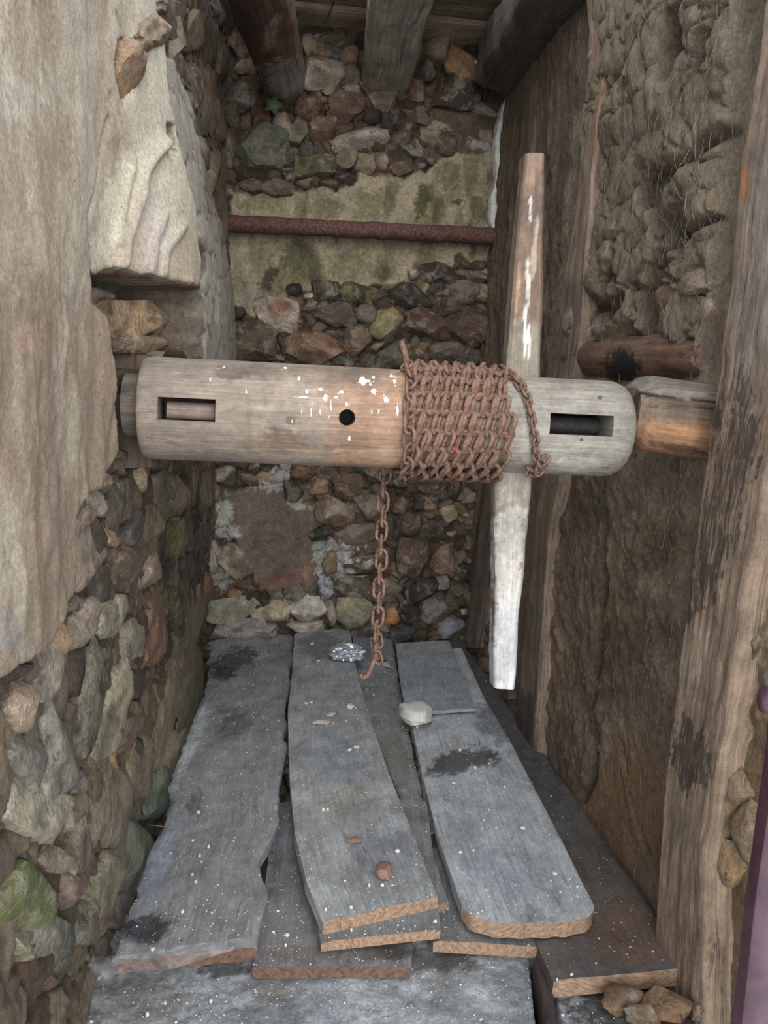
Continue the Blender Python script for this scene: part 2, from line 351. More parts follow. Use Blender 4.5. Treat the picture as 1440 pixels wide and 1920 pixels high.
c = patches(P, c, [(700, 385, 45, 26, 0, C(128, 124, 84), .6), (790, 385, 14, 36, 8, MOSS, .9), (840, 330, 22, 34, 0, MOSS, .6), (895, 395, 14, 26, 0, MOSS, .7), (560, 480, 30, 32, 0, C(96, 94, 66), .6), (505, 520, 14, 32, 20, MOSSD, .7), (610, 390, 40, 18, 0, C(126, 120, 84), .6),
    (650, 500, 34, 28, 0, C(132, 126, 88), .6), (860, 378, 16, 7, 0, C(100, 60, 40), .8), (490, 385, 50, 14, 0, C(158, 146, 110), .7), (462, 560, 30, 22, 0, C(165, 155, 135), .8), (600, 560, 26, 14, 0, C(160, 150, 135), .8),
    (520, 895, 55, 22, -18, LIME, .95), (560, 945, 24, 10, 20, LIME, .9), (418, 960, 16, 34, 10, LIME, .9), (430, 1000, 26, 12, 0, LIME, .9), (640, 1030, 42, 20, -20, LIME, .95), (655, 1070, 34, 22, 0, C(210, 208, 212), 1), (605, 1040, 20, 40, 0, LIME, .8), (612, 1095, 14, 26, -20, C(200, 200, 208), 1), (410, 1080, 22, 28, 0, LIME, .7),
    (520, 1085, 40, 8, -14, C(150, 95, 78), .8), (576, 1072, 7, 22, 0, C(168, 130, 108), .9), (560, 1130, 60, 20, 0, C(150, 146, 138), .9), (900, 270, 24, 9, 10, LIME, .9)], 11)
wall_back = mk('wall_back', P, gridf(290, 640), M['mortar'], c); prop(wall_back, kind='structure')
BROWN, DK, GRY, TAN, ORG, RED, LT = C(100, 72, 50), C(58, 46, 36), C(104, 96, 84), C(140, 118, 92), C(150, 102, 56), C(88, 54, 38), C(158, 146, 132)
GRN, BLK, PNK = C(96, 100, 76), C(34, 32, 28), C(150, 126, 110)
Z1 = (360, 0, 2.3226); Z2 = (400, 440, 2.571); Z3 = (380, 860, 2.769)
backst = [(Z1, [(205, 210, 55, 60, 0, BROWN, TAN), (240, 290, 62, 42, 0, GRY, TAN), (265, 365, 65, 32, 5, C(126, 92, 64), None), (220, 430, 75, 58, 0, GRY, DK), (365, 440, 62, 50, 0, C(92, 76, 52), GRN), (512, 190, 36, 58, -15, TAN, None),
    (590, 235, 56, 38, 0, GRY, ORG), (685, 255, 38, 52, 0, C(138, 104, 78), None), (570, 340, 86, 78, 10, C(124, 102, 84), LT), (695, 335, 38, 50, 0, C(134, 120, 92), GRY), (690, 400, 42, 20, 0, TAN, None), (620, 170, 84, 28, 8, C(118, 102, 84), LT),
    (520, 470, 68, 66, 0, BROWN, RED), (670, 480, 78, 78, 0, C(96, 66, 48), GRY), (300, 515, 54, 42, 0, C(104, 72, 50), None), (390, 565, 46, 72, -15, PNK, DK), (458, 570, 48, 62, 0, C(88, 72, 56), GRN), (572, 580, 62, 62, 0, BROWN, LT),
    (830, 450, 70, 44, 0, C(150, 128, 112), None), (790, 518, 42, 28, 0, DK, None), (882, 515, 46, 32, 0, DK, GRY), (1010, 310, 46, 46, 0, C(76, 62, 48), None), (1065, 215, 62, 58, 0, TAN, ORG), (1190, 302, 90, 74, 35, ORG, C(120, 96, 64)),
    (1120, 425, 118, 78, 5, C(66, 42, 30), C(52, 38, 30)), (1000, 515, 56, 40, 20, C(108, 92, 76), None), (975, 400, 38, 52, 0, BROWN, None), (735, 610, 122, 54, -4, C(160, 146, 134), C(138, 126, 116)), (285, 662, 112, 112, 14, C(104, 106, 92), C(80, 86, 60)),
    (425, 765, 40, 38, 0, DK, GRY), (530, 735, 88, 56, 0, C(70, 62, 36), MOSS), (665, 705, 46, 48, 20, C(104, 96, 74), None), (750, 722, 46, 50, 0, TAN, None), (890, 640, 46, 66, 10, GRY, DK), (965, 650, 50, 50, 0, C(116, 106, 98), DK),
    (910, 742, 52, 28, -10, C(110, 82, 56), None), (820, 715, 34, 44, 0, TAN, GRY), (262, 815, 52, 30, 20, C(92, 80, 70), None), (375, 828, 74, 34, 0, C(96, 82, 68), None), (492, 812, 46, 24, 0, C(100, 80, 62), None), (592, 806, 44, 22, 0, BROWN, None),
    (175, 520, 36, 64, 0, C(84, 70, 56), None), (168, 660, 28, 82, 0, C(92, 76, 62), None), (1040, 590, 62, 44, 0, C(124, 106, 90), None), (1085, 560, 46, 30, 30, C(138, 118, 98), None), (1240, 480, 90, 26, 28, C(140, 122, 100), None)]),
    (Z2, [(185, 512, 116, 98, 0, C(92, 72, 50), DK), (325, 388, 126, 70, 12, C(158, 142, 132), C(138, 84, 48)), (595, 390, 105, 58, 2, C(88, 70, 58), None), (480, 540, 156, 80, -6, C(134, 94, 66), C(110, 76, 52)), (692, 520, 62, 86, 0, C(108, 84, 62), DK),
    (115, 378, 40, 32, 0, DK, None), (385, 268, 40, 32, 0, BLK, None), (535, 278, 76, 50, 0, DK, MOSS), (710, 285, 96, 56, 0, C(52, 48, 28), MOSS), (935, 290, 112, 58, 0, C(62, 50, 36), MOSSD), (1062, 178, 84, 48, 10, C(104, 84, 64), BLK),
    (1235, 215, 70, 36, 5, C(92, 68, 54), None), (1275, 155, 46, 28, 0, C(80, 58, 44), None), (1170, 292, 112, 68, 0, C(112, 98, 84), DK), (1302, 285, 38, 46, 0, TAN, MOSS), (1030, 430, 118, 76, 10, C(82, 60, 46), RED), (1238, 438, 106, 96, -8, C(86, 62, 48), None),
    (832, 430, 74, 82, 0, C(140, 122, 78), C(92, 92, 50)), (735, 385, 46, 50, 0, GRY, None), (985, 345, 48, 28, 0, C(96, 84, 66), None), (1000, 575, 56, 50, 0, BROWN, None), (1150, 580, 122, 56, 0, C(98, 86, 68), DK), (835, 592, 120, 64, -20, C(86, 80, 62), MOSSD),
    (620, 612, 74, 34, 0, C(110, 106, 84), DK), (1350, 140, 30, 52, 0, LT, None), (800, 535, 40, 22, -35, TAN, None), (465, 300, 26, 16, 0, LT, None), (955, 190, 30, 28, 0, LT, None), (570, 480, 30, 18, 0, GRY, None)]),
    (Z3, [(110, 75, 54, 42, 0, LT, TAN), (465, 168, 62, 58, 0, DK, GRN), (602, 152, 60, 50, 0, C(120, 110, 96), ORG), (770, 135, 94, 56, 0, C(100, 74, 56), DK), (682, 268, 100, 84, 10, C(126, 92, 60), LT), (862, 252, 78, 58, 0, C(108, 96, 84), None),
    (1025, 245, 48, 52, 0, RED, GRY), (1150, 235, 64, 50, 0, DK, ORG), (1272, 290, 44, 52, -35, C(150, 128, 98), None), (610, 388, 56, 38, 0, C(44, 48, 34), None), (792, 392, 108, 72, 0, C(120, 104, 92), None), (965, 365, 62, 68, 0, DK, None),
    (1090, 498, 86, 108, 0, C(98, 72, 54), C(80, 60, 46)), (1262, 512, 72, 76, 10, C(124, 96, 74), None), (652, 550, 44, 66, 0, C(128, 106, 78), None), (810, 560, 82, 44, -6, C(50, 54, 36), LT), (770, 672, 84, 66, 0, C(86, 76, 58), LT),
    (940, 682, 90, 80, 0, C(120, 110, 98), BROWN), (1130, 680, 86, 74, 0, BLK, C(70, 50, 40)), (790, 785, 102, 68, 0, C(126, 130, 104), C(150, 140, 104)), (980, 812, 46, 46, 0, C(166, 104, 52), None), (1085, 800, 60, 66, 0, BLK, GRY),
    (1200, 790, 62, 74, 0, C(112, 108, 104), None), (1285, 730, 42, 56, 0, C(74, 60, 50), None), (170, 530, 88, 92, 0, C(158, 140, 116), GRY), (60, 510, 50, 72, 0, C(150, 142, 132), None), (160, 704, 42, 34, 0, ORG, None),
    (140, 778, 122, 72, 0, C(126, 130, 108), None), (372, 792, 112, 66, 0, C(178, 162, 134), C(140, 122, 96)), (556, 772, 110, 78, 0, C(184, 180, 170), C(150, 144, 134)), (185, 882, 152, 56, 0, C(138, 138, 140), C(108, 106, 110)), (530, 868, 94, 52, 0, C(168, 164, 156), None),
    (665, 800, 30, 76, 0, C(160, 146, 144), None), (1000, 120, 64, 46, 0, DK, None), (1180, 160, 90, 40, 15, C(78, 64, 50), None), (520, 62, 62, 44, 0, BROWN, None), (1095, 345, 60, 54, 0, C(84, 72, 58), None), (1190, 380, 66, 60, 0, C(72, 60, 48), None),
    (860, 880, 120, 46, 0, C(84, 84, 80), DK), (1010, 915, 90, 50, 0, C(64, 68, 74), None), (330, 890, 60, 44, 0, C(140, 134, 128), None), (1290, 880, 60, 50, 0, C(112, 114, 122), None), (640, 60, 60, 44, 0, C(90, 76, 60), None), (900, 60, 60, 40, 0, C(120, 104, 90), None), (60, 170, 40, 44, 0, C(128, 114, 98), None),
    (1300, 150, 40, 60, 0, DK, None), (1240, 640, 60, 46, 0, C(116, 106, 100), None)])]
BPOS = []
nB = np.array([0, -1., 0]); sd_ = 100
for (ox, oy, sc), lst in backst:
    for cx, cy, rx, ry, an, col, alt in lst:
        X0, Y0 = ox+cx/sc, oy+cy/sc; rx, ry = rx/sc*1.10, ry/sc*1.10; a_ = radians(an); sd_ += 1
        c0 = on(1, X0, Y0, YB-.02); av = on(1, X0+rx*cos(a_), Y0+rx*sin(a_), YB-.02)-c0; bv = on(1, X0-ry*sin(a_), Y0+ry*cos(a_), YB-.02)-c0
        stone(wall_back, c0, av, bv, nB, min(np.linalg.norm(av), np.linalg.norm(bv))*.35+.045, col, sd_, 4 if rx > 22 else 3, alt)
        BPOS.append((X0, Y0, max(rx, ry)*.8+2, ))
tries = 0; cnt = 0
while tries < 6000 and cnt < 130:
    tries += 1; x, y = rnd.uniform(392, 945), rnd.choice([rnd.uniform(70, 350), rnd.uniform(500, 700), rnd.uniform(700, 880), rnd.uniform(870, 1220)])
    a = np.array([x]); b = np.array([y])
    if polydist(a, b, band)[0] > -6 or polydist(a, b, patch)[0] > -6: continue
    r = rnd.uniform(8, 24) if not 700 < y < 870 else rnd.uniform(18, 34)
    if any(math.hypot(x-q[0], y-q[1]) < q[2]+r*.75 for q in BPOS): continue
    BPOS.append((x, y, r)); cnt += 1; c0 = on(1, x, y, YB-.015); k = 4.25/FPX
    stone(wall_back, c0, np.array([r*k*rnd.uniform(.9, 1.3), 0, rnd.uniform(-.2, .2)*r*k]), np.array([0, 0, r*k*rnd.uniform(.7, 1.05)]), nB, r*k*.7+.012, rnd.choice([BROWN, DK, GRY, TAN, C(88, 76, 60), C(112, 92, 74)]), 400+cnt, 3, rnd.choice([None, GRY, DK, LT]))

# ---------------------------------------------------------------- left wall
def xleft(y, z):
    B = .15*sst(1.12, 1.42, z)*(1-.86*sst(1.5, 2.55, z)); Sy = sst(1.60, 2.12, y)*(1-.45*sst(2.2, 4.3, y))
    return XL+B*Sy-.03*sst(.9, .2, z)*sst(2.6, 4.2, y)
def onL(x, y):
    v = XL
    for _ in range(25):
        p = on(0, x, y, v); v = .5*v+.5*float(xleft(p[1], p[2]))
    return on(0, x, y, v)
ny, nz = 420, 700
ys = .75*(4.36/.75)**np.linspace(0, 1, ny); zs = np.linspace(-.6, 3.5, nz)
Yg, Zg = np.meshgrid(ys, zs, indexing='ij'); Y, Z = Yg.ravel(), Zg.ravel(); X = xleft(Y, Z)
px, py = projv(np.c_[X, Y, Z]); wx = fbm(Y*7, Z*7, 1, 4, 3)*16
lowp = [(-900, -900), (252, -900), (255, 0), (268, 95), (280, 190), (300, 285), (332, 372), (352, 500), (345, 545), (270, 524), (150, 505), (122, 512), (132, 560), (160, 590), (172, 700), (186, 840), (172, 880), (150, 910), (92, 965), (98, 1112), (42, 1212), (-60, 1290), (-900, 1500)]
grayp = [(262, 95), (300, 110), (325, 180), (345, 260), (372, 350), (400, 420), (425, 560), (436, 690), (346, 690), (348, 545), (356, 500), (332, 372), (300, 285), (275, 180)]
pitp = [(168, 75), (178, 68), (215, 82), (222, 92), (208, 130), (200, 165), (184, 198), (168, 160), (162, 120)]
pit2 = [(272, 228), (285, 232), (290, 270), (280, 300), (270, 280)]
holep = [(122, 515), (270, 527), (346, 548), (346, 660), (300, 690), (262, 700), (262, 850), (185, 850), (172, 700), (160, 590), (132, 560)]
dl, dg, dp, dh = polydist(px+wx*.6, py+wx, lowp), polydist(px+wx*.5, py+wx*.5, grayp), polydist(px+wx*.3, py+wx*.3, pitp), polydist(px+wx*.3, py+wx*.4, holep)
dp = np.maximum(dp, polydist(px+wx*.3, py+wx*.3, pit2))
pl = np.maximum(sst(-3, 4, dl), sst(-3, 4, dg)*.8)*(1-sst(-2, 3, dp))*(1-sst(-3, 4, dh))
smooth_up = sst(560, 480, py)
w_ = (fbm(Y*6, Z*6, 7, 4, 90)*.09, fbm(Y*6, Z*6, 9, 4, 91)*.09)
rg = 1-np.abs(fbm(Y*3.2+Z*.8, Z*1.3, 3, 4, 19))*2
q1, q2, qi = cells((Y+w_[0])*5.5, (Z+w_[1]-Y*.1)*7.5, 12, True); cob = sst(.0, .14, q2-q1)*(1-np.clip(q1, 0, 1)**2*.6)
h = pl*(.045+.012*fbm(Y*4, Z*2.2, 1, 3, 4)+.006*rg**3+.004*fbm(Y*20, Z*14, 2, 3, 12)+.006*(1-smooth_up)*fbm(Y*25, Z*12, 2, 4, 14))
h += (1-pl)*(fbm(Y*9, Z*9, 5, 4, 6)*.02+fbm(Y*22, Z*20, 5, 4, 62)*.010+cob*.034)-.05*sst(-2, 3, dp)-.15*sst(-3, 4, dh)
# folds and a torn flap in the upper render, drip ridges above the broken lower edge
def ridge(pts, wd, am):
    d = np.full(px.shape, 1e9)
    for (x1, y1), (x2, y2) in zip(pts, pts[1:]):
        dx, dy = x2-x1, y2-y1; t = np.clip(((px-x1)*dx+(py-y1)*dy)/(dx*dx+dy*dy), 0, 1); d = np.minimum(d, np.hypot(px-x1-t*dx, py-y1-t*dy))
    return am*np.exp(-(d/wd)**2)
h += ridge([(262, 262), (222, 320), (203, 390), (180, 455), (172, 500)], 11, .022)+ridge([(200, 290), (180, 390), (165, 450)], 7, .012)+ridge([(262, 400), (245, 440), (235, 500)], 9, .010)+ridge([(300, 420), (262, 470), (255, 520)], 9, .010)+ridge([(170, 0), (150, 120), (165, 250)], 20, .008)
h -= ridge([(5, 0), (20, 150), (26, 180)], 3, .008)+ridge([(150, 215), (140, 290), (125, 360), (112, 400)], 3, .010)+ridge([(165, 20), (178, 60)], 2.5, .009)+ridge([(150, 170), (175, 270), (190, 340)], 3, .006)
h -= .06*sst(.14, -.02, Z)*sst(1.75, 2.0, Y)
P = np.c_[X+h, Y, Z]
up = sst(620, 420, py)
c = np.tile(C(112, 94, 72), (len(P), 1)); c = blend(c, C(78, 66, 52), sst(-.1, .3, fbm(Y*5, Z*5, 0, 4, 2))); c = blend(c, C(120, 84, 60), sst(.1, .4, fbm(Y*4, Z*6, 4, 4, 21)))
cc_ = np.array([mute(k_) for k_ in (C(112, 92, 68), C(128, 112, 90), C(90, 76, 60), C(140, 122, 98), C(106, 100, 84))])[(qi*4.999).astype(int)]; c = blend(c, cc_, sst(.04, .14, q2-q1)*.85)
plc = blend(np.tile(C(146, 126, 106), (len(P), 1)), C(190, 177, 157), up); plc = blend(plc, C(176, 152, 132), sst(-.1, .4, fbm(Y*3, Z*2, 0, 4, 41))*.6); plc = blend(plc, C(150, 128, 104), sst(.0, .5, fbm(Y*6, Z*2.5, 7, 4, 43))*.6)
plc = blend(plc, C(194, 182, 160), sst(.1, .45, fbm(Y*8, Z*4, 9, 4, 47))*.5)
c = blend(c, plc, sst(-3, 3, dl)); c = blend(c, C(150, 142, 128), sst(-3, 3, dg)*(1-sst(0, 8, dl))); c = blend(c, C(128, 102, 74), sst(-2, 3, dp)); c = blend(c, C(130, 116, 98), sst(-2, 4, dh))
c = patches(P, c, [(30, 380, 110, 200, 0, C(156, 128, 104), .5), (60, 60, 60, 120, 0, C(160, 138, 112), .6), (215, 400, 34, 110, 18, C(212, 202, 176), .7), (290, 440, 30, 80, 0, C(196, 180, 170), .6), (60, 640, 60, 40, 0, C(182, 146, 128), .5), (90, 600, 30, 90, 0, C(140, 116, 94), .5),
    (310, 1060, 16, 60, 8, MOSSD, .9), (322, 1000, 13, 46, 5, MOSS, .85), (300, 1150, 13, 60, 4, MOSS, .8), (312, 1200, 14, 46, 4, MOSSD, .9), (342, 930, 10, 60, 0, MOSSD, .6), (370, 1000, 9, 90, 0, BLK, .8), (355, 1110, 10, 40, 0, BLK, .7), (300, 1230, 12, 60, 0, MOSSD, .7), (165, 1260, 14, 80, 12, MOSSD, .8), (200, 1080, 10, 60, 0, DK, .6), (70, 1300, 50, 60, 0, C(128, 118, 100), .6),
    (15, 1180, 30, 40, 0, C(150, 142, 142), .5), (400, 580, 22, 90, 4, C(150, 144, 132), .6), (395, 330, 14, 80, 0, C(120, 100, 76), .8)], 5)
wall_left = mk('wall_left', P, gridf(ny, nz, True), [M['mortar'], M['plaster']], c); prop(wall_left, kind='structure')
plv = pl.reshape(ny, nz); mif = (plv[:-1, :-1] > .5).ravel().astype(int); wall_left.data.polygons.foreach_set('material_index', mif.astype(np.int32)); wall_left.data.update()
Z4 = (0, 640, 3.13); Z5 = (0, 1200, 2.667); Z6 = (0, 0, 2.743)
leftst = [(Z4, [(430, 1260, 140, 195, 0, C(156, 136, 114), C(112, 108, 110)), (560, 1110, 74, 92, 0, C(160, 126, 96), None), (475, 940, 58, 96, -10, C(152, 140, 128), None), (530, 840, 58, 92, -12, C(116, 100, 84), None), (610, 960, 74, 52, -15, C(160, 136, 106), None), (395, 1030, 70, 60, -30, C(118, 94, 78), None),
    (690, 690, 84, 56, 0, C(106, 84, 64), DK), (775, 790, 38, 86, 0, C(176, 152, 112), None), (668, 1330, 84, 130, 8, C(118, 92, 74), C(98, 88, 80)), (568, 1590, 78, 136, 8, C(168, 162, 134), C(128, 122, 92)), (262, 1735, 78, 112, 38, C(164, 130, 98), None), (405, 1650, 62, 165, 22, C(138, 122, 106), None), (340, 1545, 56, 74, 20, C(98, 78, 64), None),
    (720, 1080, 40, 150, 10, C(88, 84, 82), None), (850, 1350, 56, 130, 15, C(146, 128, 106), None), (870, 1540, 60, 170, 10, C(122, 90, 68), None), (820, 1100, 60, 150, 0, C(120, 100, 80), None), (900, 900, 70, 170, 0, C(112, 96, 76), GRN), (1010, 900, 60, 150, 0, C(120, 104, 84), None),
    (1110, 1600, 74, 230, 6, C(126, 108, 92), C(104, 96, 90)), (840, 1760, 66, 170, 12, C(122, 82, 62), None), (1175, 900, 46, 130, 4, C(116, 104, 88), None), (1000, 1500, 50, 190, 4, C(76, 78, 50), MOSSD), (1130, 1180, 40, 140, 0, C(92, 78, 62), DK), (1195, 1420, 30, 140, 6, C(130, 96, 72), None), (1000, 1150, 50, 150, 4, C(92, 88, 56), MOSS), (690, 1760, 60, 130, 0, C(128, 120, 104), None), (510, 1780, 90, 120, 10, C(126, 126, 108), DK)]),
    (Z5, [(205, 170, 100, 140, 10, C(158, 148, 132), C(128, 116, 100)), (30, 330, 60, 130, -8, C(150, 126, 106), None), (215, 560, 108, 275, 5, C(126, 122, 112), C(108, 102, 92)), (55, 640, 70, 170, 0, C(112, 108, 98), None), (512, 330, 62, 230, 14, C(158, 150, 124), C(120, 112, 84)), (385, 300, 66, 300, 8, C(104, 98, 80), MOSSD),
    (565, 480, 68, 140, 24, C(126, 98, 80), None), (655, 370, 46, 92, 10, C(112, 70, 52), None), (500, 610, 34, 66, 0, C(166, 122, 70), None), (455, 830, 108, 240, 12, C(112, 100, 80), C(136, 124, 100)), (640, 640, 92, 250, 12, C(134, 118, 92), C(112, 98, 76)), (800, 340, 62, 290, 8, C(142, 124, 94), C(122, 104, 78)), (935, 230, 60, 230, 8, C(112, 100, 74), GRN),
    (840, 560, 44, 110, 18, C(146, 132, 110), None), (765, 750, 66, 130, 10, C(104, 126, 106), C(84, 100, 84)), (885, 520, 38, 130, 14, C(122, 118, 104), None), (640, 1090, 138, 172, 10, C(118, 122, 106), C(100, 96, 82)), (565, 1000, 62, 62, 0, C(132, 124, 96), None), (560, 1355, 118, 84, 0, C(128, 122, 112), C(108, 100, 90)), (440, 1200, 76, 170, 12, C(130, 124, 98), C(104, 100, 66)),
    (285, 1200, 62, 130, 18, C(112, 88, 74), None), (60, 1300, 135, 200, 0, C(92, 100, 44), C(122, 122, 78)), (195, 1500, 122, 172, 12, C(72, 76, 66), C(136, 130, 116)), (185, 1085, 88, 88, 0, C(140, 120, 102), None), (110, 890, 190, 170, 22, C(176, 160, 136), C(120, 122, 106)), (340, 1390, 50, 170, 12, C(98, 92, 76), None), (15, 1500, 60, 110, 0, C(128, 128, 100), None), (340, 1000, 56, 200, 14, C(96, 82, 66), None), (270, 880, 20, 120, 8, C(120, 96, 74), None)]),
    (Z6, [(752, 150, 52, 120, 0, C(138, 110, 82), None), (742, 10, 54, 56, 0, C(120, 100, 82), None), (860, 40, 60, 70, 0, C(150, 122, 100), BROWN), (860, 190, 60, 140, 8, C(112, 84, 60), None), (960, 150, 50, 160, 4, C(120, 96, 72), None), (1045, 160, 50, 190, 0, C(106, 84, 64), None), (850, 330, 40, 90, 8, C(118, 98, 80), None), (950, 430, 56, 150, 8, C(112, 86, 62), DK),
    (1040, 480, 44, 200, -10, C(128, 104, 78), None), (1115, 600, 40, 160, 8, C(150, 126, 94), None), (985, 770, 34, 96, -14, C(118, 98, 78), None), (1000, 600, 36, 110, -8, C(108, 100, 92), None), (1125, 860, 36, 110, 0, C(130, 112, 90), None), (1060, 850, 26, 160, 6, C(112, 92, 70), None), (1110, 1130, 26, 200, -3, C(112, 98, 82), None), (1090, 60, 46, 80, 0, C(76, 62, 50), None), (1110, 330, 40, 120, 0, C(96, 78, 60), None),
    (526, 340, 74, 165, 6, C(150, 116, 80), C(112, 84, 60)), (765, 740, 26, 90, 0, C(150, 130, 104), None), (500, 1630, 84, 78, 0, C(104, 76, 50), None), (765, 1665, 150, 108, 0, C(162, 130, 94), C(126, 98, 70)), (560, 1520, 130, 66, 8, C(140, 128, 108), None), (905, 1640, 60, 70, 20, C(182, 164, 130), None), (700, 1790, 110, 50, 10, C(110, 92, 74), None), (860, 1780, 90, 50, 0, C(150, 130, 106), None)])]
LP = []
for (ox, oy, sc), lst in leftst:
    for cx, cy, rx, ry, an, col, alt in lst:
        X0, Y0 = ox+cx/sc, oy+cy/sc; rx, ry = rx/sc, ry/sc; a_ = radians(an); sd_ += 1
        c0 = onL(X0, Y0); av = onL(X0+rx*cos(a_), Y0+rx*sin(a_))-c0; bv = onL(X0-ry*sin(a_), Y0+ry*cos(a_))-c0
        inh = 122 < X0 < 346 and 512 < Y0 < 700; nn = np.array([.9, -.42, 0]) if inh else np.array([1., -.12, 0]); nn /= np.linalg.norm(nn)
        m_ = min(np.linalg.norm(av), np.linalg.norm(bv)); c0 = c0+nn*(-.07 if inh else .004)+(np.array([.02, 0, 0]) if Y0 < 460 and X0 < 230 else 0)
        stone(wall_left, c0, av*1.1, bv*1.1, nn, min(.05, m_*.4+.025), col, sd_, 4, alt)
        LP.append((X0, Y0, rx, ry))
tries = cnt = 0
while tries < 5000 and cnt < 90:
    tries += 1; x = rnd.uniform(0, 400); y = rnd.uniform(0, 1860); A1, B1 = np.array([x]), np.array([y])
    if polydist(A1, B1, lowp)[0] > -4 or polydist(A1, B1, grayp)[0] > -6 or polydist(A1, B1, holep)[0] > -10: continue
    rx = 4+20*(400-x)/400*rnd.uniform(.6, 1.1); ry = rnd.uniform(18, 44)
    if any(abs(x-q[0]) < q[2]*.75+rx*.6 and abs(y-q[1]) < q[3]*.75+ry*.6 for q in LP): continue
    LP.append((x, y, rx, ry)); cnt += 1; c0 = onL(x, y); av = onL(x+rx, y)-c0; bv = onL(x, y+ry)-c0
    if c0[1] > 4.15 or np.linalg.norm(av) > .3: continue
    stone(wall_left, c0, av, bv, np.array([1., 0, 0]), .035, rnd.choice([BROWN, GRY, TAN, C(112, 96, 74), C(120, 108, 88), C(96, 84, 66)]), 700+cnt, 3, rnd.choice([None, GRN, DK]))

# ---------------------------------------------------------------- right wall (daub between posts)
def onR(x, y, v=XR): return on(0, x, y, v)
ny, nz = 460, 720
ys = .7*(4.36/.7)**np.linspace(0, 1, ny); zs = np.linspace(-.6, 3.5, nz)
Yg, Zg = np.meshgrid(ys, zs, indexing='ij'); Y, Z = Yg.ravel(), Zg.ravel()
px, py = projv(np.c_[np.full(Y.shape, XR), Y, Z])
w1, w2 = fbm(Y*6, Z*5, 0, 3, 9)*.10, fbm(Y*6, Z*5, 5, 3, 10)*.10
f1, f2 = cells((Y+w1)*11, (Z+w2)*7.5, 4); g1, g2 = cells((Y+w2)*24, (Z+w1)*15, 8)
lump = (1-np.clip(f1, 0, 1)**2)*.034+(1-np.clip(g1, 0, 1)**2)*.012+sst(0, .12, f2-f1)*.010
strk = fbm(Y*30, Z*4, 0, 4, 14)
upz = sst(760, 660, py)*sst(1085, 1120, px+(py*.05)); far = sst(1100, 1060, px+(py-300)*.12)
low = sst(820, 900, py)
pits = sst(.22, .45, fbm(Y*7, Z*6, 8, 4, 23))
h = upz*(lump-.04*pits+.03*fbm(Y*3, Z*3, 2, 3, 6))+far*(1-upz)*(.018*strk+.012*fbm(Y*10, Z*8, 1, 4, 3))
ht = (1-upz)*(1-far*.6); h += ht*(.022*fbm(Y*7, Z*7, 3, 5, 17, .6)+.016*fbm(Y*28, Z*22, 3, 4, 18, .6)+.012*(1-np.clip(g1, 0, 1)**2))*(1-.65*sst(1350, 1500, py))
def crk(pts, wd, am):
    d = np.full(px.shape, 1e9)
    for (x1, y1), (x2, y2) in zip(pts, pts[1:]):
        dx, dy = x2-x1, y2-y1; t = np.clip(((px+w1*90-x1)*dx+(py-y1)*dy)/(dx*dx+dy*dy), 0, 1); d = np.minimum(d, np.hypot(px+w1*90-x1-t*dx, py-y1-t*dy))
    return am*np.exp(-(d/wd)**2)
cr = crk([(1152, 880), (1150, 960), (1138, 1060), (1135, 1150), (1128, 1300), (1120, 1440), (1098, 1500)], 6, 1)+crk([(1180, 1390), (1185, 1470), (1225, 1600)], 3, .6)+crk([(1280, 340), (1345, 290), (1395, 250)], 12, .9)+crk([(1370, 410), (1310, 450), (1290, 440)], 7, 1)+crk([(1120, 560), (1150, 590), (1180, 560)], 14, .9)+crk([(1290, 30), (1275, 90), (1270, 145)], 10, .9)+crk([(1245, 500), (1345, 560)], 6, .5)
h -= .045*np.clip(cr, 0, 1.2)
h += .03*np.exp(-(((px-1200)/60)**2+((py-900)/70)**2))+.03*np.exp(-(((px-1330)/50)**2+((py-370)/80)**2))
postm = np.zeros(px.shape)
for pp_ in ([(1432, -60), (1412, 150), (1388, 300), (1374, 430), (1342, 700), (1302, 1000), (1240, 1500), (1220, 1640), (1262, 1740), (1312, 1740), (1345, 1450), (1405, 1110), (1455, 850), (1530, 400), (1640, -120)], [(1096, -60), (1104, 60), (1086, 330), (1036, 700), (1000, 1000), (968, 1350), (1005, 1400), (1030, 1000), (1078, 700), (1109, 330), (1146, -60)]):
    postm = np.maximum(postm, sst(-6, 4, polydist(px, py, pp_)))
h = h*(1-postm*.9); h = h*(1-.75*sst(-14, 10, polydist(px+w1*120, py+w2*120, [(1092, 640), (1180, 618), (1270, 632), (1335, 700), (1330, 712), (1092, 712)])))
P = np.c_[XR-h-.01, Y, Z]
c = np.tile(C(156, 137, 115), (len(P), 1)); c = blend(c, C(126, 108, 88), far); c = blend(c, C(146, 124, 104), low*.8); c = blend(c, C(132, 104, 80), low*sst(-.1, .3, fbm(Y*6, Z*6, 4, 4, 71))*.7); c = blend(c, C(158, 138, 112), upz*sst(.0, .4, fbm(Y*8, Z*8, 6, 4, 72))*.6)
c = blend(c, C(70, 56, 44), np.clip(cr, 0, 1)*.8); c = blend(c, C(84, 68, 54), upz*pits*.6)  # cracks and pits are darkened in the colour too, as shade inside them
c = patches(P, c, [(1170, 1530, 70, 130, 10, C(150, 112, 78), .8), (1080, 1080, 34, 110, 8, C(132, 112, 100), .7), (1090, 960, 60, 50, 0, C(92, 76, 62), .4), (1230, 1020, 60, 60, 0, C(98, 76, 56), .45), (1210, 1180, 70, 70, 0, C(92, 70, 52), .45), (1230, 930, 70, 60, 0, C(132, 112, 92), .6), (1400, 1450, 60, 260, 0, C(142, 112, 78), .7), (1050, 1380, 50, 120, 0, C(124, 108, 90), .6), (1150, 1260, 60, 70, 0, C(96, 74, 56), .4)], 8)
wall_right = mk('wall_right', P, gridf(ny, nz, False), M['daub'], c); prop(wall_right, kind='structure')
nR = (-1, 0, 0)
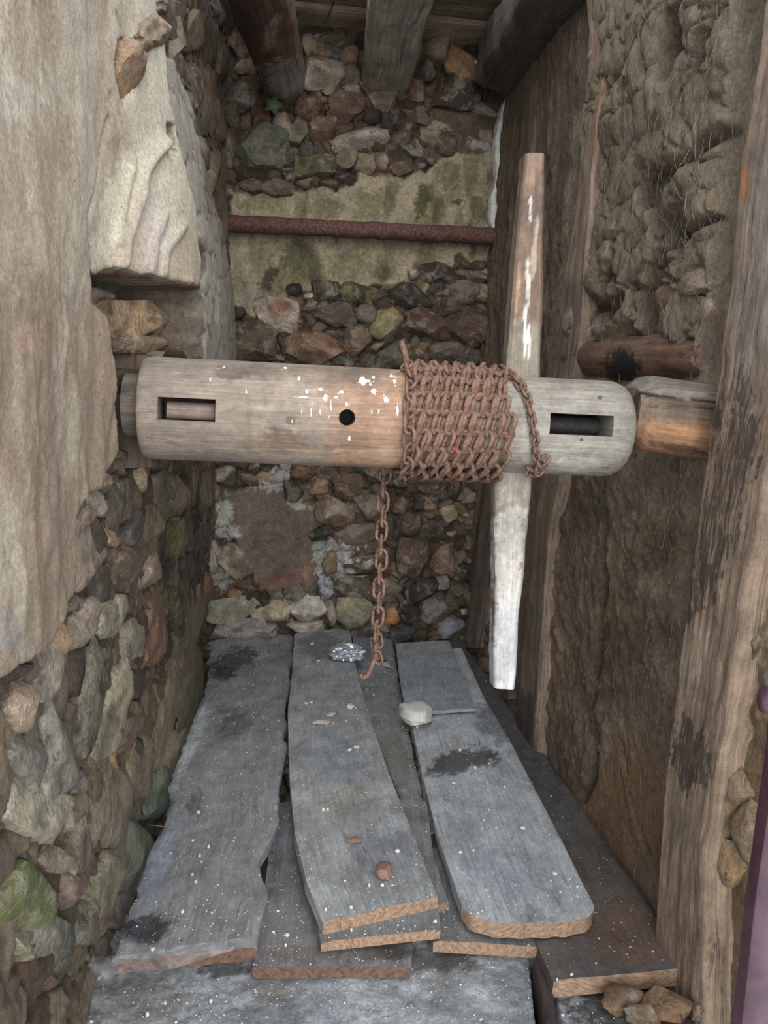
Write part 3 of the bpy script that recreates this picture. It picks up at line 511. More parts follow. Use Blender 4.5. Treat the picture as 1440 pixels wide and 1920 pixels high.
def R3(pts, x=XR-.075): return [onR(a, b, x) for a, b in pts]
OAK, OAKD, OAKG = C(140, 116, 94), C(92, 76, 62), C(128, 116, 106)
o = board('front_post', R3([(1452, -120), (1432, 0), (1412, 150), (1388, 300), (1374, 430), (1342, 700), (1320, 830), (1302, 1000), (1268, 1250), (1240, 1500), (1230, 1640), (1218, 1960)]), R3([(1640, -120), (1590, 0), (1560, 200), (1530, 400), (1490, 650), (1455, 850), (1430, 960), (1405, 1110), (1375, 1300), (1345, 1450), (1328, 1580), (1318, 1960)]), nR, .1, wall_right, nu=50, nv=340, amp=.005, sc=(4, 16), ragged=.012, seed=3, col=C(130, 109, 90),
    flake=[(1350, 930, 60, 230, 8, .85), (1310, 1080, 50, 110, 6, .9), (1290, 1410, 44, 80, -10, 1), (1420, 760, 50, 200, 4, .6), (1290, 1600, 50, 160, 0, .45)], blobs=[(1330, 960, 50, 200, 8, C(112, 88, 68), .5), (1395, 345, 16, 40, 0, C(150, 96, 52), .8), (1420, 500, 40, 260, 4, C(128, 116, 108), .6), (1300, 1230, 40, 60, 0, C(160, 140, 118), .5), (1345, 790, 10, 26, 0, C(50, 38, 30), .9)], rnd_=.02)
o['label'] = 'pale post with dark flaking patches'
board('stud', R3([(1096, -60), (1098, 0), (1104, 60), (1096, 200), (1086, 330), (1070, 450), (1050, 560), (1036, 700), (1015, 880), (1000, 1000), (984, 1150), (964, 1400)], XR-.06), R3([(1146, -60), (1143, 0), (1137, 100), (1121, 220), (1109, 330), (1098, 480), (1091, 600), (1078, 700), (1048, 900), (1030, 1000), (1020, 1150), (1000, 1440)], XR-.06), nR, .08, wall_right, nu=16, nv=160, amp=.005, sc=(3, 16), ragged=.014, seed=5, col=C(128, 108, 90), rnd_=.015,
    blobs=[(1120, 150, 16, 130, 4, C(150, 118, 92), .7), (1070, 620, 30, 120, 6, C(112, 96, 86), .7), (1000, 1200, 24, 150, 4, C(104, 92, 82), .7), (985, 1350, 20, 60, 0, C(60, 50, 44), .8)])
board('corner_post', R3([(976, 175), (972, 320), (958, 500), (940, 640), (912, 850), (890, 1000), (874, 1130)], XR-.03), R3([(1002, 150), (995, 320), (980, 500), (965, 640), (938, 850), (908, 1000), (892, 1190)], XR-.03), nR, .07, wall_right, nu=12, nv=120, amp=.008, sc=(3, 26), ragged=.01, seed=6, col=C(94, 78, 64), rnd_=.012)
board('stud', R3([(1040, 300), (1022, 500), (1005, 700), (982, 900), (955, 1100), (938, 1240)], XR-.012), R3([(1062, 300), (1044, 500), (1026, 700), (1008, 900), (982, 1100), (960, 1260)], XR-.012), nR, .06, wall_right, nu=8, nv=100, amp=.008, sc=(3, 26), ragged=.008, seed=8, col=C(82, 68, 56), rnd_=.012)
board('stud', R3([(905, 900), (893, 1010), (880, 1110), (870, 1215)], XR-.05), R3([(938, 900), (930, 1010), (915, 1110), (898, 1215)], XR-.05), nR, .05, wall_right, nu=8, nv=80, amp=.005, seed=9, col=C(108, 94, 82), rnd_=.012)
# brown round lintel above the bearing block
loft('lintel', onR(1082, 672, XR+.002), onR(1345, 672, XR+.002), (0, 0, 1), lambda s: (.06, .072-.02*(2*s-1)**2), M['oldwood'], C(104, 78, 60), wall_right, [(1165, 690, 34, 34, 0, C(20, 17, 16), 1), (1270, 665, 50, 26, 0, C(116, 80, 58), .8)], seed=12, amp=.012)
for (x, y, rx, ry, col, alt, th) in [(1104, 632, 24, 20, C(168, 166, 156), C(140, 138, 126), .03), (1328, 580, 26, 30, C(158, 132, 110), None, .035), (1275, 560, 44, 40, C(122, 94, 72), C(140, 118, 96), .03), (1310, 535, 34, 30, C(140, 120, 98), None, .05), (1420, 960, 20, 60, C(150, 124, 96), None, .05), (1425, 1080, 22, 50, C(128, 102, 78), None, .05), (1415, 1190, 26, 50, C(112, 90, 68), None, .05), (1400, 1320, 26, 60, C(140, 112, 80), None, .05), (1380, 1480, 30, 70, C(130, 100, 66), None, .04), (1370, 1620, 30, 60, C(146, 112, 72), None, .04), (1410, 1560, 24, 60, C(128, 100, 70), None, .04),
        (895, 1160, 12, 16, GRY, None, .03), (905, 1195, 16, 18, GRY, None, .03), (925, 1222, 16, 18, C(112, 106, 100), None, .03), (912, 1245, 14, 14, TAN, None, .03), (938, 1262, 16, 16, GRY, None, .03), (955, 1300, 14, 18, C(92, 86, 80), None, .03), (885, 1215, 12, 14, DK, None, .03), (880, 1120, 10, 20, TAN, None, .03), (925, 1180, 12, 18, C(100, 92, 84), None, .03)]:
    sd_ += 1; th = th*.8; c0 = onR(x, y, XR-.02); stone(wall_right, c0, onR(x+rx, y, XR-.02)-c0, onR(x, y+ry, XR-.02)-c0, np.array([-1., 0, 0]), th, col, sd_, 3, alt)
# white lumpy filler strip in the corner
EA = [on(1, a, b, YB-.13) for a, b in [(946, 168), (938, 230), (928, 290), (932, 330), (918, 370), (925, 430), (930, 470), (928, 515)]]; EB = [on(1, a, b, YB-.13) for a, b in [(966, 168), (958, 230), (955, 290), (950, 330), (946, 370), (942, 430), (938, 470), (932, 515)]]
o = board('filler_strip', EA, EB, (0, -1, 0), .06, wall_back, [M['plaster']], C(216, 214, 208), nu=12, nv=90, amp=.018, sc=(4, 16), ragged=.02, seed=21); o['label'] = 'white lumpy filler strip in the corner'

# ---------------------------------------------------------------- floor and pit
xs = np.linspace(-.75, 1.5, 300); ys = np.linspace(.35, 2.02, 260)
Xg, Yg = np.meshgrid(xs, ys, indexing='ij'); X, Y = Xg.ravel(), Yg.ravel()
h = fbm(X*6, Y*6, 0, 4, 2)*.010+fbm(X*40, Y*40, 0, 4, 5)*.005-.05*sst(1.93, 2.0, Y)
P = np.c_[X, Y, -.055+h]; px, py = projv(P)
slot = [(992, 1790), (1030, 1800), (1062, 1990), (1012, 1990)]
ds = polydist(px, py, slot); P[:, 2] -= .10*sst(-1, 3, ds)+.10*sst(1090, 1200, px)*sst(1.78, 1.68, Y)*0
c = np.tile(C(186, 188, 190), (len(P), 1)); c = blend(c, C(138, 134, 129), sst(-.1, .35, fbm(X*7, Y*7, 2, 5, 8))); c = blend(c, C(168, 174, 182), sst(.05, .4, fbm(X*9, Y*9, 5, 4, 18))*.6)
c = patches(P, c, [(200, 1870, 220, 60, 0, C(122, 116, 110), .6), (60, 1900, 60, 40, 0, C(112, 104, 92), .7), (1250, 1880, 170, 90, 0, C(70, 54, 40), .95), (800, 1800, 90, 24, 0, C(60, 56, 52), .7), (430, 1815, 70, 18, 0, C(60, 58, 56), .7), (30, 1885, 40, 30, 0, C(70, 80, 50), .6), (1140, 1890, 60, 40, 0, C(84, 80, 76), .6)], 9); c = blend(c, C(40, 34, 30), sst(-1, 3, ds))  # dark right corner and strips below board ends are shade painted into the colour
floor = mk('floor', P, gridf(300, 260), M['slab'], c); prop(floor, kind='structure')
def boxm(name, x0, x1, y0, y1, z0, z1, mat, col, **k):
    V = [(x, y, z) for x in (x0, x1) for y in (y0, y1) for z in (z0, z1)]
    F = [(0, 1, 3, 2), (4, 6, 7, 5), (0, 4, 5, 1), (2, 3, 7, 6), (0, 2, 6, 4), (1, 5, 7, 3)]; return mk(name, V, F, mat, col, **k)
pit = boxm('floor_pit', -.75, 1.5, 1.9, 4.5, -1.3, -1.2, M['dark'], DK); prop(pit, kind='structure')  # near-black bottom stands in for the unlit depth of the pit
face = boxm('floor_curb', -.75, 1.5, 1.86, 2.0, -1.25, -.12, M['mortar'], C(60, 56, 50)); prop(face, kind='structure')
for i, (x, y, rx, ry, col) in enumerate([(1165, 1880, 40, 26, C(112, 84, 56)), (1250, 1885, 50, 30, C(126, 92, 60)), (1330, 1880, 40, 34, C(110, 82, 56)), (1340, 1790, 36, 26, C(92, 70, 50)), (1205, 1905, 34, 20, C(96, 78, 58)), (1300, 1830, 30, 18, C(80, 62, 46)), (30, 1895, 26, 26, C(60, 66, 46)), (165, 1745, 44, 26, C(110, 104, 98))]):
    c0 = on(2, x, y, -.03); a = on(2, x+rx, y, -.03)-c0; b = on(2, x, y-ry, -.03)-c0; stone(floor, c0, a, b*.8, np.array([0, 0, 1.]), .03, col, 900+i, 3)

# ---------------------------------------------------------------- ceiling
ceiling = empty('ceiling', (0.3, 3.9, 3.2)); prop(ceiling, kind='structure')
for i, (y0, y1, z) in enumerate([(4.42, 4.06, 3.21), (4.05, 3.84, 3.235), (3.83, 3.62, 3.21)]):
    board('plank', [(-.6, y0, z), (1.3, y0-.02, z-.01)], [(-.6, y1, z), (1.3, y1-.03, z-.01)], (0, 0, -1), .035, ceiling, nu=14, nv=110, amp=.004, seed=30+i, col=[C(150, 130, 108), C(140, 122, 104), C(144, 120, 98), C(110, 96, 80)][i], sc=(3, 12))
zj = 2.93
board('joist', [on(2, 676, 190, zj), on(2, 694, 0, zj), on(2, 715, -140, zj)], [on(2, 762, 190, zj), on(2, 815, 0, zj), on(2, 880, -140, zj)], (0, 0, -1), .26, ceiling, nu=20, nv=100, amp=.006, seed=40, col=C(158, 147, 135), rnd_=.02, ragged=.01)
a, b = on(1, 533, 150, 4.22), on(1, 436, -190, 2.75)
o = loft('log_joist', a, b, (0, 0, 1), lambda s: (.115+.02*s, .115+.02*s), M['oldwood'], C(92, 64, 52), ceiling, [(545, 150, 60, 42, 0, C(150, 141, 132), 1), (510, 60, 12, 40, 20, C(150, 124, 112), .8), (470, 20, 26, 60, 0, C(62, 46, 38), .7)], seed=44, amp=.02); o['label'] = 'dark reddish round log with a grey end'
pa, pb = onR(948, 165, .985), onR(1105, -40, .985)
board('wall_plate', [pa+np.array([-.13, .05, .02]), pb+np.array([-.17, 0, .02])], [pa+np.array([.05, .05, -.02]), pb+np.array([.05, 0, -.02])], (0, 0, -1), .2, ceiling, nu=14, nv=80, amp=.012, seed=46, col=C(78, 68, 60), rnd_=.03, ragged=.02)

# ================================================================== THINGS
# ---------------------------------------------------------------- windlass
YD, ZD, RD = 1.86, 1.277, .1185
pl_, pr_ = on(1, 262, 770, 1.80), on(1, 1182, 800, 1.80); x0, x1 = pl_[0], pr_[0]
def dx(x, y): p = on(1, x, y, YD-RD); return p[0], p[2]-ZD
wind = empty('windlass', ((x0+x1)/2, YD, ZD)); prop(wind, 'grey wooden well windlass, slotted log drum with a long bar through it, spanning both walls', 'windlass')
ls0, lz0 = dx(295, 787); ls1, lz1 = dx(404, 749); rs0, rz0 = dx(1030, 814); rs1, rz1 = dx(1152, 780); hx, hz = dx(651, 783)
sg = np.unique(np.r_[np.linspace(x0, x1, 560), ls0, ls0+.001, ls1-.001, ls1, rs0, rs0+.001, rs1-.001, rs1, x0+.002, x0+.006, x0+.012, x1-.002, x1-.006, x1-.012, x1-.02, x1-.028])
te = [math.asin(z/RD) for z in (lz0, lz1, rz0, rz1)]
tg = np.unique(np.r_[np.r_[np.linspace(-pi, -1.5, 60), np.linspace(-1.5, 1.5, 260)[1:], np.linspace(1.5, pi, 60)[1:-1]], te, [t+.008 for t in te], [t-.008 for t in te]])
Sg, Tg = np.meshgrid(sg, tg, indexing='ij'); s, t = Sg.ravel(), Tg.ravel()
rr = RD*(1+.012*fbm(s*2, np.cos(t), np.sin(t), 3, 5)+.006*fbm(s*3, np.cos(t)*6, np.sin(t)*6, 3, 6))
el, er = np.clip((s-x0)/.02, 0, 1), np.clip((x1-s)/.05, 0, 1)
rr = rr*(.93+.07*np.sqrt(1-(1-el)**2))*(.76+.24*np.sqrt(np.clip(1-(1-er)**2, 0, 1))); rr = rr*(1-.0*s)
front = np.cos(t) > 0
P = np.c_[s, YD-rr*np.cos(t), ZD+rr*np.sin(t)]; zz = rr*np.sin(t)
inL = (s > ls0+.0005) & (s < ls1-.0005) & (zz > lz0+.0004) & (zz < lz1-.0004) & front
inR = (s > rs0+.0005) & (s < rs1-.0005) & (zz > rz0+.0004) & (zz < rz1-.0004) & front
hr = .0185; dd = np.hypot(s-hx, zz-hz); ih = (dd < hr) & front; rg = (dd >= hr) & (dd < hr+.0022) & front
ihe = (dd < hr) & (dd > hr-.0022) & front
for m_, k in ((rg, 1.0), (ihe, .97)):
    f = hr*k/dd[m_]; P[m_, 0] = hx+(s[m_]-hx)*f; P[m_, 2] = ZD+hz+(zz[m_]-hz)*f
P[inL, 1] = YD-.035; P[inR, 1] = YD+.045; P[ih, 1] = YD-.02
P[:, 2] += 0
c = np.tile(C(124, 111, 98), (len(P), 1)); c = blend(c, C(136, 106, 84), sst(.02, .14, s)*sst(.40, .36, s)); c = blend(c, C(134, 126, 115), sst(.38, .42, s))
splat = [(600, 730, 10, 5), (610, 745, 7, 12), (583, 772, 3, 14), (560, 710, 5, 7), (575, 735, 5, 7), (568, 745, 18, 4), (620, 760, 3, 14), (462, 735, 3, 8), (394, 712, 3, 6), (680, 715, 16, 12), (700, 735, 10, 8), (655, 822, 4, 9), (690, 715, 8, 4), (725, 750, 8, 9), (745, 770, 4, 18), (740, 715, 6, 8), (617, 782, 2, 7), (548, 790, 2, 7), (600, 772, 3, 10), (758, 758, 4, 10), (697, 772, 3, 7), (710, 772, 3, 8), (565, 772, 2, 8), (535, 690, 6, 3), (735, 705, 8, 3), (650, 758, 4, 7), (640, 735, 7, 5), (630, 745, 6, 5), (765, 740, 4, 8), (420, 688, 5, 3)]
c = patches(P, c, [(640, 720, 90, 26, 0, C(112, 92, 78), .5), (680, 700, 60, 16, 0, C(96, 80, 68), .5), (505, 830, 60, 20, 0, C(112, 92, 76), .5), (430, 700, 40, 12, 0, C(86, 76, 66), .8), (330, 700, 60, 22, 0, C(112, 102, 94), .6), (520, 820, 34, 9, 5, C(104, 78, 60), .7), (545, 788, 10, 8, 0, C(96, 76, 60), .8), (520, 805, 24, 5, 8, C(90, 72, 60), .7), (600, 700, 150, 14, 0, C(104, 90, 76), .5), (1090, 870, 60, 16, 0, C(170, 162, 152), .6), (1125, 745, 5, 5, 0, C(70, 60, 52), .9), (1090, 825, 4, 3, 0, C(60, 50, 44), 1), (1160, 800, 14, 90, 0, C(134, 128, 120), .6), (780, 850, 200, 18, 0, C(160, 132, 108), .5)], 14)
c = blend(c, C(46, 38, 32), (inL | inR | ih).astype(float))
nS, nT = len(sg), len(tg); i, j = np.meshgrid(np.arange(nS-1), np.arange(nT), indexing='ij'); a = (i*nT+j).ravel(); b = (i*nT+(j+1) % nT).ravel()
F = [tuple(q) for q in np.stack([a, b, b+nT, a+nT], 1).tolist()]+[tuple(range(nT))[::-1], tuple(range((nS-1)*nT, nS*nT))]
mk('drum', P, F, M['drum'], c, np.c_[s, rr*np.cos(t), rr*np.sin(t)], wind, True, 50, None, wind.location)
def splats(lst, surf, name, parent, origin):
    pp = []
    for q, (a_, b_, w_, h_) in enumerate(lst):
        for sub in range(3):
            ox, oy, kk = (0, 0, 1) if sub == 0 else (rnd.uniform(-1.6, 1.6)*w_, rnd.uniform(-1.3, 1.3)*h_, rnd.uniform(.2, .45))
            cen, n_ = surf(a_+ox, b_+oy); rim = []
            for k in range(14):
                t_ = 2*pi*k/14; r_ = kk*rnd.uniform(.45, .95); rim.append(surf(a_+ox+w_*r_*cos(t_), b_+oy+h_*r_*sin(t_))[0])
            V_ = np.array([cen+n_*.0018]+[p_+n_*.0004 for p_ in rim]+[p_-n_*.001 for p_ in rim])
            F_ = [(0, 1+(k+1) % 14, 1+k) for k in range(14)]+[(1+k, 1+(k+1) % 14, 15+(k+1) % 14, 15+k) for k in range(14)]; pp.append((V_, F_))
    V_, F_ = join(pp); o_ = mk(name, V_, F_, M['white'], parent=parent, origin=origin, smooth=False); o_['kind'] = 'stuff'; o_['label'] = 'white bird droppings'; return o_
def drumsurf(a_, b_):
    p_ = on(1, a_, b_, YD-RD); z_ = np.clip((p_[2]-ZD), -RD*.97, RD*.97); y_ = math.sqrt(RD*RD-z_*z_); p_ = on(1, a_, b_, YD-y_); z_ = np.clip(p_[2]-ZD, -RD*.97, RD*.97); n_ = np.array([0, -math.sqrt(RD*RD-z_*z_), z_])/RD
    return np.array([p_[0], YD, ZD])+n_*(RD*1.004), n_
splats([(a_, b_, w_*.8, h_*.8) for a_, b_, w_, h_ in splat], drumsurf, 'droppings', wind, wind.location)
cy = lambda name, xa, xb, r, y, z, mat, col, sd: loft(name, (xa, y, z), (xb, y, z), (0, 0, 1), lambda q: (r, r), mat, col, wind, nl=24, ns=28, amp=.003, seed=sd, origin=wind.location)
cy('neck', x0-.045, x0+.01, .072, YD+.02, ZD+.005, M['oldwood'], C(104, 92, 80), 61)
cy('neck', x1-.01, x1+.02, .06, YD+.02, ZD, M['oldwood'], C(60, 52, 46), 65)
ax = (rs0+rs1)/2; cy('axle', rs0-.01, rs1+.03, .021, YD-.02, ZD+(rz0+rz1)/2-.003, M['iron'], DK, 62)
o = board('wedge', [(ls0+.015, YD-RD+.028, ZD+lz0+.003), (ls1-.004, YD-RD+.028, ZD+lz0+.003)], [(ls0+.015, YD-RD+.028, ZD+lz1-.009), (ls1-.004, YD-RD+.028, ZD+lz1-.009)], (0, -1, 0), .04, wind, [M['drum']], C(120, 104, 94), nu=12, nv=30, amp=.002, seed=63, rnd_=.010, origin=wind.location); o['label'] = 'worn block wedged in the left slot'
def Y3(pts, y=YD-.02): return [on(1, a, b, y) for a, b in pts]
EA = Y3([(986, 287), (976, 400), (963, 550), (949, 705), (938, 800), (931, 885), (930, 1000), (929, 1150), (926, 1291)]); EB = Y3([(1023, 287), (1023, 400), (1020, 550), (1015, 705), (1008, 800), (1000, 885), (990, 1000), (976, 1150), (966, 1293)])
mid = [p+np.array([0, .0, 0]) for p in EB]
board('turning_bar', EA, EB, (0, -1, 0), .05, wind, [M['drum'], M['drum']], C(112, 94, 78), nu=16, nv=200, amp=.003, seed=64, rnd_=.012, ragged=.004, origin=wind.location,
      blobs=[(1000, 330, 30, 60, 0, C(118, 94, 76), .8), (1003, 400, 26, 70, 0, C(78, 62, 52), .7), (995, 520, 30, 90, 0, C(108, 86, 70), .8), (985, 660, 40, 60, 0, C(120, 110, 96), .9), (965, 920, 50, 70, 0, C(132, 122, 110), .9), (962, 1010, 40, 70, 0, C(162, 156, 148), .9), (955, 1100, 40, 90, 0, C(172, 166, 158), .95), (948, 1230, 40, 100, 0, C(178, 176, 174), 1), (985, 600, 3, 60, 0, C(206, 200, 192), .95), (990, 540, 4, 50, 0, C(196, 188, 178), .9), (1002, 470, 5, 60, 5, C(170, 150, 130), .7), (995, 385, 3, 24, 0, C(200, 192, 184), .8), (992, 640, 2, 30, 0, C(210, 204, 196), .9), (970, 540, 5, 70, 4, C(178, 140, 110), .6)])
# bearings
t = loft('bearing_block', (x1+.012, YD+.005, 1.322), (XR+.10, YD+.005, 1.298), (0, 0, 1), lambda s: (.10-.012*max(0, .15-s)/.15, (.088+.010*s)*(1-.35*max(0, .12-s)/.12)), M['oldwood'], C(136, 98, 68), None, [(1255, 725, 100, 34, 4, C(112, 102, 92), 1), (1250, 765, 100, 26, 4, C(98, 84, 72), .9), (1230, 742, 60, 3, 10, C(24, 20, 18), 1), (1310, 750, 30, 3, 8, C(24, 20, 18), 1), (1270, 840, 60, 10, 10, C(62, 48, 38), .7)], seed=71, power=3.6, amp=.010, nl=110, ns=90)
prop(t, 'short squared brown timber carrying the drum end beside the front post', 'timber')
t = loft('bearing_post', (-.42, YD+.13, 1.13), (-.43, YD+.13, 1.40), (0, -1, 0), lambda s: (.085, .07), M['oldwood'], C(84, 68, 56), None, [(230, 800, 40, 60, 0, C(72, 54, 44), .6)], seed=72, power=3.2, amp=.016)
prop(t, 'dark upright timber behind the drum end in the broken plaster', 'timber')
t = loft('bearing_log', (-.60, YD+.17, 1.372), (-.30, YD+.16, 1.368), (0, 0, 1), lambda s: (.05, .048), M['oldwood'], C(118, 104, 90), None, seed=73, amp=.008)
prop(t, 'stubby round log lying in the wall hole above the drum end', 'timber')

# ---------------------------------------------------------------- chain
def linkmesh(L, W, r, name):
    """oval link, long axis X, in the XY plane"""
    P = []; n = 7; a = W/2; h = L/2-a
    for k in range(n): t = -pi/2+pi*k/(n-1); P.append((h+a*cos(t), a*sin(t), 0))
    for k in range(n): t = pi/2+pi*k/(n-1); P.append((-h+a*cos(t), a*sin(t), 0))
    P = np.array(P); N = len(P); ns = 6; V = []
    for i in range(N):
        T = P[(i+1) % N]-P[i-1]; T /= np.linalg.norm(T); B = np.cross(T, (0, 0, 1))
        for k in range(ns): q = 2*pi*k/ns; V.append(P[i]+r*(B*cos(q)+np.array([0, 0, 1])*sin(q)))
    F = [(i*ns+k, i*ns+(k+1) % ns, ((i+1) % N)*ns+(k+1) % ns, ((i+1) % N)*ns+k) for i in range(N) for k in range(ns)]
    V = np.array(V); V *= (1+.03*fbm(V[:, 0]*300, V[:, 1]*300, V[:, 2]*300, 2, 3))[:, None]
    o = mk(name, V, F, M['rust']); return o
chain = empty('chain', (.35, YD-.14, ZD)); prop(chain, 'rusty iron chain wound tightly round the drum, its end hanging down', 'chain')
LK = linkmesh(.052, .027, .0056, 'link'); LME = LK.data; bpy.data.objects.remove(LK)
LK2 = linkmesh(.055, .028, .0044, 'link'); LME2 = LK2.data; bpy.data.objects.remove(LK2)
nlinks = 0
def put(c, T, N, alt, me=LME, jit=.15, sc=1.0, parent=chain):
    global nlinks
    T = Vector(T).normalized(); N = Vector(N); N = (N-T*N.dot(T)).normalized(); B = T.cross(N)
    a = (pi/4 if alt else -pi/4)+rnd.uniform(-jit, jit); N2 = N*cos(a)+B*sin(a); B2 = N2.cross(T)
    o = bpy.data.objects.new('link', me); COL.objects.link(o); o.parent = parent; nlinks += 1
    m = Matrix(((T[0], B2[0], N2[0]), (T[1], B2[1], N2[1]), (T[2], B2[2], N2[2]))).to_4x4()
    o.matrix_local = Matrix.Translation(Vector(c)-parent.location) @ m @ Matrix.Scale(sc, 4)
xa = dx(778, 780)[0]; xb = dx(952, 800)[0]; per = 19; NW = 14.3; Rc = RD+.0105
tot = int(per*NW)
def hel(k):
    th = -k*2*pi/per; x = xb-(xb-xa)*k/tot; x += .003*sin(k*1.7)
    return x, th
for k in range(tot):
    x, th = hel(k); xn, tn = hel(k+1)
    q = Rc+(.003 if k % 7 == 3 else 0)
    p = np.array([x, YD-q*cos(th), ZD+q*sin(th)]); T = np.array([.0045-.0018, -q*(-sin(th)), q*cos(th)]); T = np.array([-.006, q*sin(th), q*cos(th)])
    # slant of the lay, as the strands lean on the drum
    T[0] = .035; put(p, T, (0, -cos(th), sin(th)), k % 2, LME, .28)
# loose outer turn on the left
for k in range(13):
    th = 1.35-k*2*pi/23; q = RD+.012+.008*(k > 4)
    put((xa-.012+.004*sin(k), YD-q*cos(th), ZD+q*sin(th)), (.0, q*sin(th), q*cos(th)), (0, -cos(th), sin(th)), k % 2, LME2, .15)
# tail crossing the bare drum to the right
tp = [(968, 706), (980, 722), (990, 742), (994, 765), (997, 785), (1001, 805), (1006, 826), (1010, 845)]
tpw = [np.array(on(1, a_, b_, YD-.13)) for a_, b_ in tp]
def lay(p, off=.010):
    z = p[2]-ZD; y = math.sqrt(max(RD**2-z*z, .0006)); n = np.array([0, -y, z]); n /= np.linalg.norm(n); return np.array([p[0], YD-y, p[2]])+n*off, n
L_ = [lay(p) for p in tpw]; LL = lin([q[0] for q in L_], np.linspace(0, 1, 12))
for k in range(12):
    q, n = lay(LL[k]); T = LL[min(k+1, 11)]-LL[max(k-1, 0)]; put(q, T, n, k % 2, LME, .3, .66)
for k in range(7):
    p = np.array(on(1, 1010+rnd.uniform(-12, 14), 862+rnd.uniform(-12, 18), YD-.12)); q, n = lay(p, .012+.008*rnd.random()); put(q, (rnd.uniform(-1, 1), 0, rnd.uniform(-1, 1)), n, k % 2, LME, .5, .62)
# hanging end
hp = on(1, 722, 872, YD+.115); zt, zb = hp[2]+.02, on(1, 709, 1190, YD+.115)[2]
k = 0; z = zt
while z > zb:
    put((hp[0]+.002*sin(k*2.), YD+.115, z), (0.03*sin(k), 0.02, -1), (.5 if k else .5, -1, 0) if True else None, k % 2, LME2, .22); z -= .0385; k += 1
for j in range(4):
    put((hp[0]-.002+.008*rnd.uniform(-1, 1), YD+.115+rnd.uniform(-.008, .008), z+.01-j*.015), (.25, .2, -1), (rnd.uniform(-1, 1), -1, 0), j % 2, LME2, .8, .8)
hb = np.array([hp[0], YD+.115, z-.03]); path = [hb+np.array(q) for q in [(0, 0, .02), (-.004, 0, -.01), (-.012, -.004, -.035), (-.024, -.008, -.055), (-.036, -.012, -.058), (-.042, -.016, -.048)]]
V, F = tube(lin(path, np.linspace(0, 1, 20)), .0065, 8); mk('hook', V, F, M['rust'], parent=chain, origin=path[0])
# red thread caught in the chain
V, F = tube([lay(np.array(on(1, a_, b_, YD-.14)), .022)[0] for a_, b_ in [(862, 820), (858, 845), (855, 868), (860, 890), (864, 896)]], .0012, 5); o = mk('string', V, F, M['red'], origin=V[0]); prop(o, 'thin red thread caught in the wound chain', 'string')
V, F = tube([on(1, 752, 640, YD+.10), on(1, 760, 665, YD+.09), on(1, 764, 692, YD+.06), on(1, 768, 705, YD+.03)], .0085, 8); o = mk('iron_pin', V, F, M['rust'], origin=V[0]); prop(o, 'short rusty iron pin standing up behind the drum beside the wound chain', 'iron pin')
print('links', nlinks)

# ---------------------------------------------------------------- iron bar across the back wall
a, b = on(1, 424, 419, YB-.12), on(1, 940, 444, YB-.12)
o = loft('iron_bar', a, b, (0, 0, 1), lambda s: (.042, .042+.002*s), M['bar'], DK, None, nl=140, ns=24, amp=.006, sc=(20, 20), seed=81, origin=(a+b)/2); prop(o, 'rusted round iron bar running across the back wall over the mossy render', 'bar')

# ---------------------------------------------------------------- loose boards over the well
BM = [M['board'], M['cutold']]; BO = [M['board'], M['cut']]; GB = C(104, 106, 110)
def Z3p(pts, z): return [on(2, a, b, z) for a, b in pts]
boards = []
def plk(label, EA, EB, z, t, mats, col, blobs=(), seed=0, raise_=None, **k):
    A, B = Z3p(EA, z), Z3p(EB, z)
    o = board('board', A, B, (0, 0, 1), t, None, mats, col, blobs, seed=seed, origin=(A[0]+B[-1])/2, **k); prop(o, label, 'board', 'loose boards over the well'); boards.append(o); return o
plk('leftmost dark board, its left edge ragged and tarred black, ending in a reddish cut', [(392, 1203), (388, 1290), (345, 1400), (320, 1490), (285, 1590), (245, 1720), (216, 1800)], [(548, 1180), (550, 1230), (535, 1330), (532, 1440), (522, 1530), (494, 1610), (492, 1700), (478, 1775)], .015, .035, BM, C(134, 131, 131), seed=101, nu=30, nv=170, amp=.010, sc=(3, 6), ragged=.022,
    blobs=[(300, 1620, 22, 120, 20, C(130, 136, 150), .6), (280, 1740, 60, 26, 0, C(34, 34, 38), .9), (360, 1390, 12, 90, 22, C(168, 174, 176), .8), (435, 1240, 60, 26, -15, C(48, 36, 28), .8), (420, 1260, 26, 16, 0, C(24, 22, 22), .8), (440, 1360, 34, 26, 0, C(66, 56, 50), .6), (372, 1510, 26, 20, 0, C(60, 50, 48), .7), (430, 1480, 50, 90, 20, C(140, 138, 138), .6), (400, 1660, 50, 70, 0, C(130, 128, 126), .5)])
lo = plk('low board under the middle one, showing a reddish sawn end above the stone slab', [(515, 1505), (508, 1560), (503, 1610), (488, 1720), (474, 1813)], [(800, 1500), (798, 1540), (790, 1600), (778, 1700), (770, 1812)], -.012, .03, BM, C(112, 109, 108), seed=102, nu=20, nv=120, amp=.005, blobs=[(730, 1760, 60, 40, 0, C(48, 40, 38), .8), (520, 1560, 16, 110, 5, C(58, 62, 74), .7), (600, 1790, 90, 18, 0, C(98, 88, 82), .6)])
plk('low board beneath the round-ended one, its rough cut end pinkish', [(790, 1590), (798, 1620), (808, 1660), (812, 1763)], [(975, 1590), (980, 1620), (990, 1660), (1012, 1775)], -.008, .032, BO, C(102, 101, 100), seed=103, nu=16, nv=100, amp=.005)
